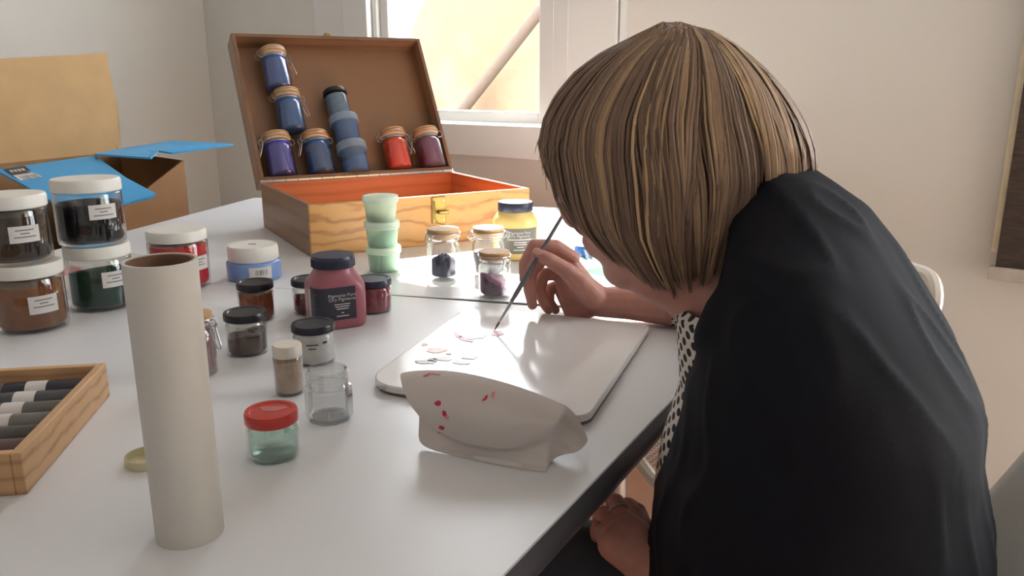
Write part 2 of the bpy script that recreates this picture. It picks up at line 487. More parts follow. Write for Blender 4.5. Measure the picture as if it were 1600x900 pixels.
bpart('bottom_panel', (BW / 2, BD / 2, 0.004), (BW - 2 * BT, BD - 2 * BT, 0.008), M_pine3)
# lid frame: u along the width, v up the lid, w out of the panel (towards the viewer)
LA = math.asin(0.21 / 0.42)
lv = Vector((0, math.sin(LA), math.cos(LA))); lw_ = Vector((0, -math.cos(LA), math.sin(LA))); LT = 0.062
LM = Matrix(((1, lv.x, lw_.x, 0), (0, lv.y, lw_.y, BD - 0.002), (0, lv.z, lw_.z, BH + 0.006), (0, 0, 0, 1)))
# in lid coordinates the rim lies at w = 0, the panel at w = -LT
lid = bpy.data.objects.new('lid', None); COL.objects.link(lid); lid.parent = wb; lid.matrix_local = LM
bx('lid_panel', (BW / 2, BD / 2, -LT + 0.004), (BW, BD, 0.008), M_pine2, lid, 0.001)
bx('lid_side', (BW / 2, BT / 2, -LT / 2 + .004), (BW - 2 * BT, BT, LT - .008), M_pine2, lid, 0.001)
bx('lid_side', (BW / 2, BD - BT / 2, -LT / 2 + .004), (BW - 2 * BT, BT, LT - .008), M_pine2, lid, 0.001)
bx('lid_side', (BT / 2, BD / 2, -LT / 2 + .004), (BT, BD, LT - .008), M_pine2, lid, 0.001)
bx('lid_side', (BW - BT / 2, BD / 2, -LT / 2 + .004), (BT, BD, LT - .008), M_pine2, lid, 0.001)
# catch on the lid's far rim
bm = B(); box(bm, (BW / 2, BD + .004, -0.03), (0.045, 0.007, 0.03)); box(bm, (BW / 2, BD + .013, -0.026), (0.018, 0.014, 0.02))
obj('lid_catch', bm, M_brass, lid, 30, 0.001)
# piano hinge
for k in range(17):
    bm = B(); lathe(bm, [(0.0035, 0), (0.0035, BW / 17 - 0.0015)], 10)
    me = mesh(bm, 'hinge_knuckle'); me.transform(Matrix.Translation((k * BW / 17, BD - 0.002, BH + 0.004)) @ Matrix.Rotation(PI / 2, 4, 'Y'))
    obj('hinge_knuckle', me, M_metal, wb)
bpart('hinge_leaf', (BW / 2, BD - 0.0055, BH + 0.001), (BW, 0.010, 0.0016), M_metal)
# front catch
bx('catch_plate', (BW * .55, -0.0015, 0.078), (0.034, 0.003, 0.060), M_brass, wb, 0.001)
bm = B(); tube(bm, [(BW * .55 - .012, -.006, .10), (BW * .55 - .012, -.009, .062), (BW * .55 - .006, -.010, .05), (BW * .55 + .01, -.009, .045), (BW * .55 + .012, -.006, .02)], 0.0014, 6)
obj('catch_wire', bm, M_brass, wb)
bm = B(); box(bm, (BW * .55 + .008, -.009, .074), (.026, .012, .008)); obj('catch_hook', bm, M_brass, wb, 30, .002)
for dx in (-.012, .012):
    for dz in (.056, .10):
        bm = B(); lathe(bm, [(.0022, 0), (.0018, .0014)], 10); me = mesh(bm, 'screw')
        me.transform(Matrix.Translation((BW * .55 + dx, -.003, dz)) @ Matrix.Rotation(PI / 2, 4, 'X')); obj('screw', me, M_metal, wb)

# ---------------------------------------------------------------- jars
def fill_mesh(r, z0, z1, tilt=0.0, tdir=0.0, n=48, lump=0.0, dome=0.0):
    bm = B(); rs = []
    for f in (0.88, 1.0):
        rs.append([Vector((r * f * math.cos(2 * PI * i / n), r * f * math.sin(2 * PI * i / n), z0 + (0 if f < 1 else r * .1))) for i in range(n)])
    for f in (1.0, 0.75, 0.45, 0.15):
        q = []
        for i in range(n):
            a = 2 * PI * i / n
            z = z1 + tilt * f * math.cos(a - tdir) + lump * math.sin(3 * a + 5 * f) + dome * (1 - f * f)
            q.append(Vector((r * f * math.cos(a), r * f * math.sin(a), max(z, z0 + r * .12))))
        rs.append(q)
    rings(bm, rs)
    return bm
def wall_prof(outer, th, zb):
    """glass wall: outer profile up, inner profile down"""
    inner = [(max(r - th, .001), max(z, zb)) for r, z in outer if z >= zb * 0.4]
    return outer + inner[::-1]
def shell(bm, prof, n=44, ph=0.0): lathe(bm, prof, n, ph=ph, caps=(True, True))

def label_patch(par, name, r, z0, z1, a0, a1, m, n=2.0, off=0.0006, rot=0.0, seg=16):
    bm = B(); rows = []
    for z in (z0, z1):
        rows.append([sup(r + off, a0 + (a1 - a0) * i / seg, n, rot, z) for i in range(seg + 1)])
    rings(bm, rows, False, False, False)
    return obj(name, bm, m, par, 60)
def sup(r, a, n=2.0, rot=0.0, z=0.0):
    b_ = a - rot
    rho = r / (abs(math.cos(b_)) ** n + abs(math.sin(b_)) ** n) ** (1.0 / n)
    return Vector((rho * math.cos(a), rho * math.sin(a), z))
def print_lines(par, r, zs, ac, widths, m, n=2.0, rot=0.0, h=0.0016, off=0.0010):
    bm = B()
    for z, wd in zip(zs, widths):
        seg = 6
        rings(bm, [[sup(r + off, ac + wd * (i / seg - .5), n, rot, zz) for i in range(seg + 1)] for zz in (z - h / 2, z + h / 2)], False, False, False)
    return obj('print', bm, m, par, 0)
def wrap_text(par, body, size, r, ac, z, m, n=2.0, rot=0.0, off=0.0011, spacing=1.0):
    me = text_mesh(body, size, 'CENTER', spacing)
    for v in me.vertices:
        a = ac + v.co.x / r
        v.co = sup(r + off, a, n, rot, z + v.co.y)
    return obj('lettering', me, m, par, 0)
def cam_angle(x, y, rz=0.0): return math.atan2(-y, -x) - rz

def screw_lid(par, r, z, h, m, name='lid', dish=True):
    bm = B()
    pr = [(r * .97, z), (r, z + h * .08), (r, z + h * .8), (r * .96, z + h)]
    if dish: pr += [(r * .80, z + h), (r * .76, z + h * .9), (r * .1, z + h * .9)]
    else: pr += [(r * .1, z + h)]
    lathe(bm, pr, 44); return obj(name, bm, m, par, 40)

def plain_jar(name, label, x, y, r, h, lidm, lid_h, fillm, fill, z=ZT, lid_r=1.0, neck=0.88, dish=True, tilt=0.0, tdir=0.0, gm=None, group=None, lump=0.0,
              shoulder=0.12, cat='jar', dome=0.0):
    t = thing(name, label, cat, (x, y, z), 0, group)
    zb, zl = h * .05, h - lid_h
    out = [(r * .86, 0), (r * .97, h * .025), (r, h * .07), (r, zl - h * shoulder), (r * (neck + 1) / 2, zl - h * shoulder * .35), (r * neck, zl - .001), (r * neck, h - .003)]
    bm = B(); shell(bm, wall_prof(out, r * .06 + .0006, zb)); obj('glass_body', bm, gm or M_glass, t, 50)
    screw_lid(t, r * lid_r, zl, lid_h, lidm, 'lid', dish)
    if fillm: obj('pigment', fill_mesh(r * .93, zb, h * fill, tilt, tdir, lump=lump, dome=dome), fillm, t, 60)
    return t

def clip_jar(label, x, y, r, h, fillm, fill, z=ZT, rz=0.0, lidm=None, tilt=0.0, tdir=0.0, group=None, parent_M=None, lever=True, dome=0.0, lump=0.0, fr=.9):
    t = thing('clip_top_jar', label, 'jar', (x, y, z), rz, group)
    if parent_M is not None:
        t.matrix_world = parent_M
    zl = h * .80
    out = [(r * .88, 0), (r * .98, h * .02), (r, h * .06), (r, zl - h * .16), (r * .93, zl - h * .10), (r * .80, zl - h * .05), (r * .80, zl - h * .02), (r * .92, zl), (r * .92, zl + h * .03)]
    bm = B(); shell(bm, wall_prof(out, r * .07, h * .07)); obj('glass_body', bm, M_glass, t, 50)
    bm = B(); lathe(bm, [(r * .9, zl + h * .03), (r * .93, zl + h * .04), (r * .93, zl + h * .055), (r * .9, zl + h * .06)], 36); obj('seal', bm, M_rub, t, 50)
    bm = B(); lathe(bm, [(r * .94, zl + h * .06), (r * 1.0, zl + h * .075), (r * 1.0, zl + h * .12), (r * .93, zl + h * .13), (r * .93, zl + h * .15), (r * .97, zl + h * .16), (r * .95, zl + h * .195), (r * .8, h), (r * .1, h)], 40)
    obj('wooden_lid', bm, lidm or M_cork, t, 40)
    # wire clasp: ring round the neck, hinge loop, lever loop
    wr = 0.0011
    bm = B()
    zn = zl - h * .03; za = zl + h * .11
    tube(bm, [(r * .90 * math.cos(a), r * .90 * math.sin(a), zn) for a in [2 * PI * i / 28 for i in range(28)]], wr, 6, True)
    tube(bm, [(r * 1.02 * math.cos(a), r * 1.02 * math.sin(a), za) for a in [2 * PI * i / 28 for i in range(28)]], wr, 6, True)
    obj('wire_ring', bm, M_metal, t, 60)
    bm = B()
    for s in (-.22, .22):                              # hinge side (-x)
        tube(bm, [(-r * .88, s * r, zn), (-r * 1.12, s * r, zn - h * .01), (-r * 1.28, s * r, zn + h * .05), (-r * 1.24, s * r, za - h * .02), (-r * 1.0, s * r, za)], wr, 6)
    tube(bm, [(-r * 1.2, -.3 * r, zn + h * .02), (-r * 1.2, .3 * r, zn + h * .02)], wr * 1.5, 6)
    obj('hinge_wire', bm, M_metal, t, 60)
    bm = B()
    for s in (-.22, .22):                              # lever side (+x)
        tube(bm, [(r * .88, s * r, zn), (r * 1.14, s * r, zn + h * .02), (r * 1.26, s * r, zn + h * .09), (r * 1.0, s * r, za)], wr, 6)
        tube(bm, [(r * 1.0, s * r, za), (r * 1.2, s * r * 1.1, za - h * .02), (r * 1.3, s * r, zn + h * .05), (r * 1.16, s * r, zn - h * .02)], wr, 6)
    if lever:
        tube(bm, [(r * 1.16, -.22 * r, zn), (r * 1.3, -.2 * r, zn - h * .14), (r * 1.5, -.16 * r, zn - h * .3), (r * 1.53, 0, zn - h * .33), (r * 1.5, .16 * r, zn - h * .3), (r * 1.3, .2 * r, zn - h * .14), (r * 1.16, .22 * r, zn)], wr * 1.15, 6)
    obj('lever_wire', bm, M_metal, t, 60)
    if fillm: obj('pigment', fill_mesh(r * fr, h * .075, h * fill, tilt, tdir, lump=lump, dome=dome), fillm, t, 60)
    return t

# jars resting in the lid: matrix = box * lid * (u, v, w)
bpy.context.view_layer.update()
WBM = Matrix.Translation((-0.421, 1.645, ZT)) @ Matrix.Rotation(BYAW, 4, 'Z') @ LM
def lid_M(u, v, r, roll=0.0, lean=0.0):
    # axis along v, rests against the lid panel
    return WBM @ Matrix.Translation((u, v, -LT + .0085 + r)) @ Matrix.Rotation(lean, 4, 'Z') @ Matrix.Rotation(-PI / 2, 4, 'X') @ Matrix.Rotation(roll, 4, 'Z')
RJ, HJ = 0.0365, 0.122
g = 'clip top jars in the box lid'
clip_jar('clip-top jar of violet blue powder with wooden lid, in the box lid corner', 0, 0, RJ, HJ, powder('violet_blue', (72, 72, 168)), .76, parent_M=lid_M(0.064, BT, RJ, PI + .25), group=g)
clip_jar('clip-top jar of dark steel blue powder standing beside the violet blue one', 0, 0, RJ, HJ, powder('steel_blue', (44, 84, 140)), .76, parent_M=lid_M(0.166, BT, RJ, PI + .2), group=g)
clip_jar('clip-top jar of blue powder perched on two other clip-top jars', 0, 0, RJ, HJ, powder('cobalt', (40, 96, 158)), .74, parent_M=lid_M(0.112, BT + HJ + .002, RJ, .2, -.03), group=g)
clip_jar('topmost clip-top jar of blue powder in the column leaning in the lid', 0, 0, RJ, HJ, powder('ultramarine', (58, 92, 160)), .74, parent_M=lid_M(0.100, BT + 2 * HJ + .004, RJ, .15, -.02), group=g)
clip_jar('clip-top jar of bright red orange powder in the box lid', 0, 0, RJ, HJ, powder('red_orange', (226, 62, 22)), .72, parent_M=lid_M(0.386, BT, RJ, .1), group=g)
clip_jar('clip-top jar of mauve powder at the bright end of the box lid', 0, 0, RJ, HJ, powder('mauve', (118, 62, 104)), .72, parent_M=lid_M(0.486, BT, RJ, PI - .2), group=g)

def tub(label, r, h, bodym, lidm, fillm, fill, M=None, loc=None, tilt=0.0, tdir=0.0, group=None):
    t = thing('plastic_tub', label, 'tub', loc or (0, 0, 0), 0, group)
    if M is not None: t.matrix_world = M
    out = [(r * .78, 0), (r * .82, h * .04), (r * .92, h * .74), (r * .92, h * .82)]
    bm = B(); shell(bm, wall_prof(out, .0012, h * .04)); obj('cup', bm, bodym, t, 50)
    bm = B(); lathe(bm, [(r * .96, h * .74), (r, h * .76), (r, h * .96), (r * .97, h), (r * .86, h), (r * .84, h * .95), (r * .1, h * .95)], 44); obj('snap_lid', bm, lidm, t, 40)
    if fillm:
        bm = fill_mesh(r * .80, h * .06, h * fill, tilt, tdir); obj('pigment', bm, fillm, t, 60)
    return t
M_tubb = glass('blue_tub_plastic', (0.75, 0.85, 0.95), 0.9, .15, 0.26, srgb(158, 186, 212))
M_tubbl = glass('blue_tub_lid', (0.8, 0.88, 0.95), 0.8, .2, 0.70, srgb(178, 200, 218))
M_tubg = glass('green_tub_plastic', (0.94, 0.99, 0.95), 0.9, .15, 0.40, srgb(226, 238, 226))
M_tubgl = glass('green_tub_lid', (0.94, 0.99, 0.95), 0.8, .2, 0.75, srgb(232, 240, 232))
rT = 0.041; hT = 0.086
g = 'plastic tubs stacked in the box lid'
tub('frosted blue plastic tub of light blue powder, lowest in its leaning stack', rT, hT, M_tubb, M_tubbl, powder('sky_blue', (40, 130, 190)), .45, lid_M(0.258, BT, rT), tilt=.008, group=g)
tub('frosted blue plastic tub in the middle of the leaning stack', rT * .97, hT * .92, M_tubb, M_tubbl, powder('slate_blue', (62, 104, 152)), .7, lid_M(0.254, BT + hT + .001, rT), group=g)
t = plain_jar('powder_jar', 'small grey blue jar with black lid topping the leaning tub stack', 0, 0, .0315, .082, M_black, .012, powder('grey_blue', (104, 128, 152)), .78, lid_r=1.05)
t.matrix_world = lid_M(0.250, BT + hT * 1.92 + .002, .033)
label_patch(t, 'label', .030, .018, .04, PI * .25, PI * .75, mat('blue_label', srgb(120, 140, 160), .6), off=.0008)

# jars standing on the tables -----------------------------------------------------------------
# big white-lidded powder jars, two stacks
def big_jar(label, x, y, z, r, h, fillm, fill, tilt=0.0, tdir=0.0, la=0.0, dome=0.0, rot=0.0, lz=(.32, .58)):
    t = plain_jar('pigment_jar', label, x, y, r, h, M_wlid, h * .19, fillm, fill, z=z, lid_r=1.02, neck=.95, dish=False, tilt=tilt, tdir=tdir, shoulder=.04, dome=dome, group='big white-lidded pigment jars')
    a = cam_angle(x, y) + la
    label_patch(t, 'label', r, h * lz[0], h * lz[1], a - .42, a + .42, M_label, off=.0008)
    print_lines(t, r, [h * (lz[1] - .06), h * (lz[1] - .11), h * (lz[1] - .16)], a, [.5, .25, .6], M_print)
    return t
P_umber = powder('umber', (58, 48, 42)); P_ochre = powder('burnt_ochre', (128, 84, 52)); P_blk = powder('soot', (30, 28, 32)); P_green = powder('deep_green', (28, 66, 56))
big_jar('white-lidded jar of brown ochre powder at the base of a stack', -0.723, 1.159, ZT, .048, .1015, P_ochre, .68, la=.34, dome=.008, lz=(.30, .56))
big_jar('white-lidded jar of dark umber powder standing on the brown ochre jar', -0.733, 1.160, ZT + .1018, .048, .100, P_umber, .70, la=.28, dome=.006, lz=(.34, .58))
big_jar('white-lidded jar of deep green powder at the base of a stack', -0.676, 1.277, ZT, .049, .1055, P_green, .60, tilt=.008, tdir=-.6, la=.45, lz=(.38, .62))
big_jar('white-lidded jar of black powder standing on the deep green jar', -0.680, 1.277, ZT + .1058, .0505, .1052, P_blk, .63, la=.40, dome=.004, lz=(.42, .64))
# red jar with white lid, behind the tube
t = plain_jar('pigment_jar', 'white-lidded jar of bright red powder behind the paper tube', -0.600, 1.409, .051, .1045, M_wlid, .019, powder('bright_red', (196, 44, 52)), .74, lid_r=1.0, neck=.95, dish=False, shoulder=.04)
a = cam_angle(-.6, 1.409) + .7
label_patch(t, 'label', .051, .035, .06, a - .4, a + .4, M_label, off=.0008); print_lines(t, .051, [.054, .049, .044], a, [.5, .3, .5], M_print)
# squat blue jar
t = plain_jar('cosmetic_jar', 'squat pale blue jar with wide white lid and barcode label', -0.487, 1.473, .0495, .0640, M_wlid, .028, None, 0, lid_r=.93, neck=.9, dish=False, shoulder=.06,
              gm=mat('blue_plastic', srgb(120, 152, 206), .25, vary=.05))
a = cam_angle(-.487, 1.473) + .22
label_patch(t, 'label', .0495, .007, .029, a - .42, a + .42, M_label, off=.0008)
bm = B()
for k, (wd) in enumerate([1, 2, 1, 1, 3, 1, 2, 1, 1, 2]):
    a0 = a - .2 + k * .045
    rings(bm, [[sup(.0505, a0 + d, 2, 0, z) for d in (0, .010 * wd)] for z in (.014, .024)], False, False, False)
obj('barcode', bm, M_black, t, 0)
bm = B(); box(bm, (.0, .0, .0643), (.014, .005, .0006)); obj('lid_mark', bm, M_print, t, 0)
# small jars with black lids
g = 'small jars with black lids'
plain_jar('powder_jar', 'small black-lidded jar of rust brown powder beside the squat blue jar', -0.399, 1.203, .0275, .0595, M_black, .0105, powder('rust', (138, 74, 44)), .72, lid_r=1.02, group=g)
t = plain_jar('powder_jar', 'small black-lidded jar with crumbled grey brown earth at the bottom', -0.362, 1.041, .0270, .0586, M_black, .0105, powder('grey_earth', (96, 82, 74), .3), .48, lid_r=1.06, tilt=.004, lump=.002, group=g)
a = cam_angle(-.362, 1.041)
label_patch(t, 'label', .0270, .030, .043, a - .45, a + .75, glass('clear_label', (.9, .9, .88), .5, .3, .35, srgb(190, 184, 172)), off=.0005)
print_lines(t, .027, [.039, .036, .028], a + .3, [.5, .2, .7], mat('dark_print', srgb(60, 54, 52), .8), off=.0008)
plain_jar('powder_jar', 'small black-lidded jar with a little dark red powder, half behind the big pink jar', -0.323, 1.240, .0285, .0560, M_black, .0105, powder('dark_red', (104, 36, 40)), .55, lid_r=1.04, lump=.003, tilt=.006, tdir=0, group=g)
plain_jar('powder_jar', 'small navy-lidded jar of dusty pink powder behind the big pink jar', -0.224, 1.247, .0290, .0545, M_navy, .0105, powder('dusty_pink', (146, 76, 84)), .78, lid_r=1.06, group=g)
t = plain_jar('powder_jar', 'small black-lidded jar of white powder beside the beige vial', -0.261, 1.004, .0268, .0535, M_black, .0100, powder('white', (206, 202, 198), .04), .80, lid_r=1.06, group=g)
a = cam_angle(-.261, 1.004); print_lines(t, .0268, [.031, .026], a - .1, [.55, .35], mat('dark_print', srgb(60, 54, 52), .8), off=.0012)
print_lines(t, .0268, [.033], a + .5, [.22], mat('dark_print', srgb(60, 54, 52), .8), off=.0012, h=.003)
# small vial with white cap
t = thing('vial', 'small clear vial of beige powder with white screw cap', 'vial', (-0.265, 0.894, ZT))
r = .0172
bm = B(); shell(bm, wall_prof([(r * .9, 0), (r, .002), (r, .046), (r * .94, .049), (r * .94, .052)], .0011, .0025)); obj('glass_body', bm, M_glass, t, 50)
bm = B(); lathe(bm, [(r * .98, .047), (r * 1.0, .048), (r * 1.0, .059), (r * .93, .0612), (r * .1, .0612)], 36); obj('cap', bm, mat('cream_cap', srgb(218, 210, 198), .4), t, 40)
obj('pigment', fill_mesh(r * .91, .003, .041, .001, lump=.0006), powder('beige', (188, 160, 138)), t, 60)
# empty faceted jar
t = thing('glass_jar', 'empty clear faceted glass jar without a lid', 'jar', (-0.201, 0.819, ZT))
r, h = .0252, .0575
M_clear = glass('jar_crystal', (.94, .95, .95), 3.6, .02)
bm = B()
outer = [(r * .90, 0), (r * 1.0, .003), (r * 1.02, .006), (r * 1.02, h * .62), (r * .99, h * .67)]
lathe(bm, outer + [(r * .9, h * .69), (r * .88, h * .60), (r * .88, .0055), (r * .80, .0045), (r * .1, .006)], 10, ph=.2); obj('faceted_body', bm, M_clear, t, 25)
bm = B(); pr = [(r * .90, h * .66), (r * .88, h * .72), (r * .86, h * .74)]
for k in range(3): z = h * (.76 + .07 * k); pr += [(r * .86, z), (r * .90, z + h * .012), (r * .90, z + h * .03), (r * .86, z + h * .045)]
pr += [(r * .87, h), (r * .80, h), (r * .79, h * .68)]
lathe(bm, pr, 44, caps=(False, False)); obj('threaded_neck', bm, M_clear, t, 40)
# water jar with red lid
t = thing('water_jar', 'small greenish glass jar of water with red metal lid', 'jar', (-0.236, 0.728, ZT))
r, h = .0250, .0490
bm = B(); shell(bm, wall_prof([(r * .84, 0), (r * .95, .0015), (r, .006), (r * 1.0, h * .62), (r * .96, h * .70), (r * .90, h * .76), (r * .90, h * .97)], .0016, .003)); obj('glass_body', bm, glass('jar_green', (.91, .975, .95), 2.6, .02), t, 50)
obj('water', fill_mesh(r * .93, .0032, h * .43), glass('water', (.90, .97, .945), 2.2, .01), t, 60)
screw_lid(t, r * 1.03, h * .76, h * .24, mat('red_lid', srgb(196, 56, 48), .28, vary=.08), 'lid')
bm = B(); prism(bm, [(.012 * math.cos(a) * (1 + .3 * math.sin(3 * a)), .004 + .008 * math.sin(a) * (1 + .3 * math.cos(2 * a))) for a in [2 * PI * i / 18 for i in range(18)]], h * .976, h * .983)
obj('lid_wear', bm, mat('worn_grey', srgb(186, 104, 96), .45), t, 30)

# big pink plastic jar
def square_jar(name, label, x, y, rz, r, h, bodym, lidm, lid_r, lines, lab_a, fillm=None):
    t = thing(name, label, 'jar', (x, y, ZT), 0)
    n = 5.0
    zs = [(0, .90), (.004, .97), (.010, 1.0), (h * .58, 1.0), (h * .66, .95), (h * .76, .80), (h * .80, .74), (h * .84, .72)]
    bm = B()
    rings(bm, [[sup(r * f, 2 * PI * i / 64, n if z < h * .62 else (n - 2 if z < h * .7 else 2.2), rz, z) for i in range(64)] for z, f in zs])
    obj('body', bm, bodym, t, 50)
    screw_lid(t, lid_r, h * .835, h * .165, lidm, 'lid', dish=False)
    bm = B()
    for i in range(40):
        a = 2 * PI * i / 40; box(bm, (0, 0, 0), (.0012, .0016, h * .11), Matrix.Translation((lid_r * math.cos(a), lid_r * math.sin(a), h * .90)) @ Matrix.Rotation(a, 4, 'Z'))
    obj('lid_ribs', bm, lidm, t, 30)
    return t
M_pinkp = mat('pink_plastic', srgb(162, 96, 108), .3, vary=.1, scale=18, sss=.1)
x, y = -0.270, 1.179
t = square_jar('paint_jar', 'large pink pigment jar with navy lid and dark printed label', x, y, math.radians(28), .0405, .1075, M_pinkp, M_navy, .0325, [], 0)
rz = math.radians(28); n = 5.0
a = cam_angle(x, y)
label_patch(t, 'label', .0405, .016, .066, a - .95, a + .72, M_dark, n, .0006, rz, 40)
label_patch(t, 'barcode_strip', .0405, .020, .061, a - 1.12, a - .96, M_label, n, .0008, rz, 6)
wrap_text(t, 'Pigments Purs\nDry Pigments', .0068, .043, a + .24, .052, M_silver, n, rz, .0012, .85)
print_lines(t, .0405, [.040, .0365, .033, .027, .022], a + .24, [.56, .5, .42, .1, .44], M_silver, n, rz, .0015, .0012)
print_lines(t, .0405, [.056, .052, .049, .046, .043, .040, .036, .033, .030], a - .72, [.36, .24, .24, .22, .25, .2, .28, .22, .2], M_print, n, rz, .0012, .0012)
# yellow jar
x, y = 0.007, 1.655
t = plain_jar('paint_jar', 'yellow pigment jar with navy lid and grey printed label', x, y, .0465, .118, M_navy, .019, None, 0, lid_r=.79, neck=.72, dish=False, shoulder=.16, gm=mat('yellow_plastic', srgb(238, 208, 134), .3, vary=.06, sss=.15))
a = cam_angle(x, y)
label_patch(t, 'label', .0465, .016, .068, a - .75, a + 1.15, mat('grey_label', srgb(110, 106, 98), .45), 2, .0008)
wrap_text(t, 'Pigments Purs\nDry Pigments', .0080, .0465, a + .22, .057, M_silver, 2, 0, .0014, .85)
print_lines(t, .0465, [.0455, .040, .0355, .030, .024], a + .22, [1.1, .55, .55, .3, .6], M_silver, 2, 0, .0022, .0014)

# green tub stack
g = 'green plastic tubs in a stack'
rt, ht = .0345, .0490
tub('pale green plastic tub of mint powder at the bottom of the stack', rt, ht, M_tubg, M_tubgl, powder('mint', (140, 204, 172)), .68, loc=(-0.251, 1.531, ZT), group=g)
tub('pale green plastic tub with a slope of emerald powder, middle of the stack', rt, ht, M_tubg, M_tubgl, powder('emerald', (60, 176, 132)), .46, loc=(-0.252, 1.531, ZT + ht + .0005), tilt=.010, tdir=.3, group=g)
tub('pale green plastic tub with a little olive powder, top of the stack', rt, ht, M_tubg, M_tubgl, powder('olive', (150, 150, 106)), .20, loc=(-0.253, 1.531, ZT + 2 * ht + .001), tilt=-.006, tdir=.3, group=g)
# clip jars on the back table
g = 'clip top jars on the table'
clip_jar('clip-top jar half full of dark blue grey powder before the box catch', -0.128, 1.462, .0310, .0969, powder('blue_grey', (52, 58, 82), .3), .36, rz=PI + .9, lidm=mat('pale_wood', srgb(206, 168, 122), .6, vary=.12, scale=50), dome=.012, lump=.003, group=g, lever=False, fr=.72)
clip_jar('clip-top jar of grey powder between the yellow jar and the purple one', -0.045, 1.492, .0310, .0935, powder('grey', (128, 122, 124)), .50, rz=.3, lidm=MATS['pale_wood'], group=g, lever=False)
clip_jar('clip-top jar with a slope of purple powder beside the painting hand', -0.030, 1.338, .0275, .0799, powder('purple', (92, 56, 82)), .34, rz=-.9, tilt=.013, tdir=PI + .9, group=g, lever=False)
clip_jar('clip-top jar of dusty rose powder half hidden by the paper tube', -0.398, 0.960, .0225, .0803, powder('rose', (170, 128, 132)), .70, rz=-.3, group=g)
# shallow glass dish behind the hand and blue cap beside it
t = thing('glass_dish', 'shallow greenish glass dish behind the wrist', 'dish', (0.185, 1.520, ZT))
bm = B(); shell(bm, wall_prof([(.040, 0), (.046, .002), (.056, .020), (.060, .034)], .0025, .004)); obj('bowl', bm, M_ggreen, t, 50)
obj('rinse_water', fill_mesh(.048, .005, .016), glass('rinse', (.8, .9, .84), 1.0, .02, .35, srgb(200, 214, 200)), t, 60)
t = thing('blue_cap', 'small blue plastic cap beside the glass dish', 'cap', (0.150, 1.660, ZT))
bm = B(); lathe(bm, [(.018, 0), (.019, .002), (.018, .020), (.015, .024), (.002, .025)], 28); obj('cap_shell', bm, mat('blue_cap_plastic', srgb(60, 110, 190), .35), t, 40)

# ---------------------------------------------------------------- paper tube, ring lid
M_paper = mat('white_paper', srgb(204, 199, 192), .75, vary=.02, scale=20, bump=.03)
t = thing('paper_tube', 'tall white paper tube standing upright on the table', 'tube', (-0.265, 0.588, ZT))
R = .0265; Hh = .2298
bm = B(); lathe(bm, [(R - .002, 0), (R, 0), (R, Hh * .5), (R * 1.01, Hh), (R * 1.01 - .0022, Hh), (R - .0024, Hh * .5), (R - .0022, 0.0001)], 56, caps=(False, False))
obj('paper_wrap', bm, M_paper, t, 40)
bm = B(); lathe(bm, [(R - .0027, .001), (R - .0027, Hh - .0006), (R - .0042, Hh - .0006), (R - .0042, .001)], 56, caps=(False, False)); obj('cardboard_core', bm, mat('core_card', srgb(128, 98, 80), .85), t, 40)
bm = B(); rr = .0195
lathe(bm, [(rr * .1, .0005), (rr * .97, 0), (rr, .0015), (rr * .985, .009), (rr * .93, .0095), (rr * .91, .0085), (rr * .93, .002), (rr * .1, .0015)], 44)
tag(obj('jar_lid', bm, mat('gold_lid', srgb(208, 200, 166), .4, .3, vary=.08), None, 50, loc=(-0.356, 0.712, ZT)), 'gold metal jar lid lying upside down beside the paper tube', 'lid')

# ---------------------------------------------------------------- tray of vials
M_tray = wood('tray_wood', srgb(164, 122, 84), srgb(196, 156, 114), 5, (1, 4, 4), .5, 3)
tw, td_, thh, tt = .34, .238, .041, .009
tray_o = Vector((-0.436, 0.650, ZT)); trz = math.radians(9.5)
tray = thing('wooden_tray', 'shallow wooden tray holding rows of pigment tubes', 'tray', tray_o, trz)
# local: x negative to the left, y away
bx('tray_board', (-tt / 2, td_ / 2, thh / 2), (tt, td_, thh), M_tray, tray, .001)
bx('tray_board', (-tw + tt / 2, td_ / 2, thh / 2), (tt, td_, thh), M_tray, tray, .001)
bx('tray_board', (-tw / 2, tt / 2, thh / 2), (tw - 2 * tt, tt, thh), M_tray, tray, .001)
bx('tray_board', (-tw / 2, td_ - tt / 2, thh / 2), (tw - 2 * tt, tt, thh), M_tray, tray, .001)
bx('tray_bottom', (-tw / 2, td_ / 2, .003), (tw - 2 * tt, td_ - 2 * tt, .006), M_tray, tray)
TM = Matrix.Translation(tray_o) @ Matrix.Rotation(trz, 4, 'Z')
rowcol = [((40, 42, 54), (206, 172, 120), 'navy'), ((70, 72, 80), (180, 66, 56), 'slate'), ((96, 94, 92), (206, 138, 112), 'grey'), ((110, 108, 104), (150, 150, 150), 'pale grey'),
          ((78, 74, 72), (120, 112, 106), 'dark grey'), ((96, 72, 72), (168, 120, 110), 'brown'), ((178, 148, 138), (190, 160, 150), 'pinkish')]
rowcol2 = ['cream', 'red', 'salmon', 'silver grey', 'grey brown', 'terracotta', 'pale pink']
rv = .0125
M_cap = mat('vial_cap', srgb(92, 96, 102), .45, vary=.25, scale=90, bump=.3)
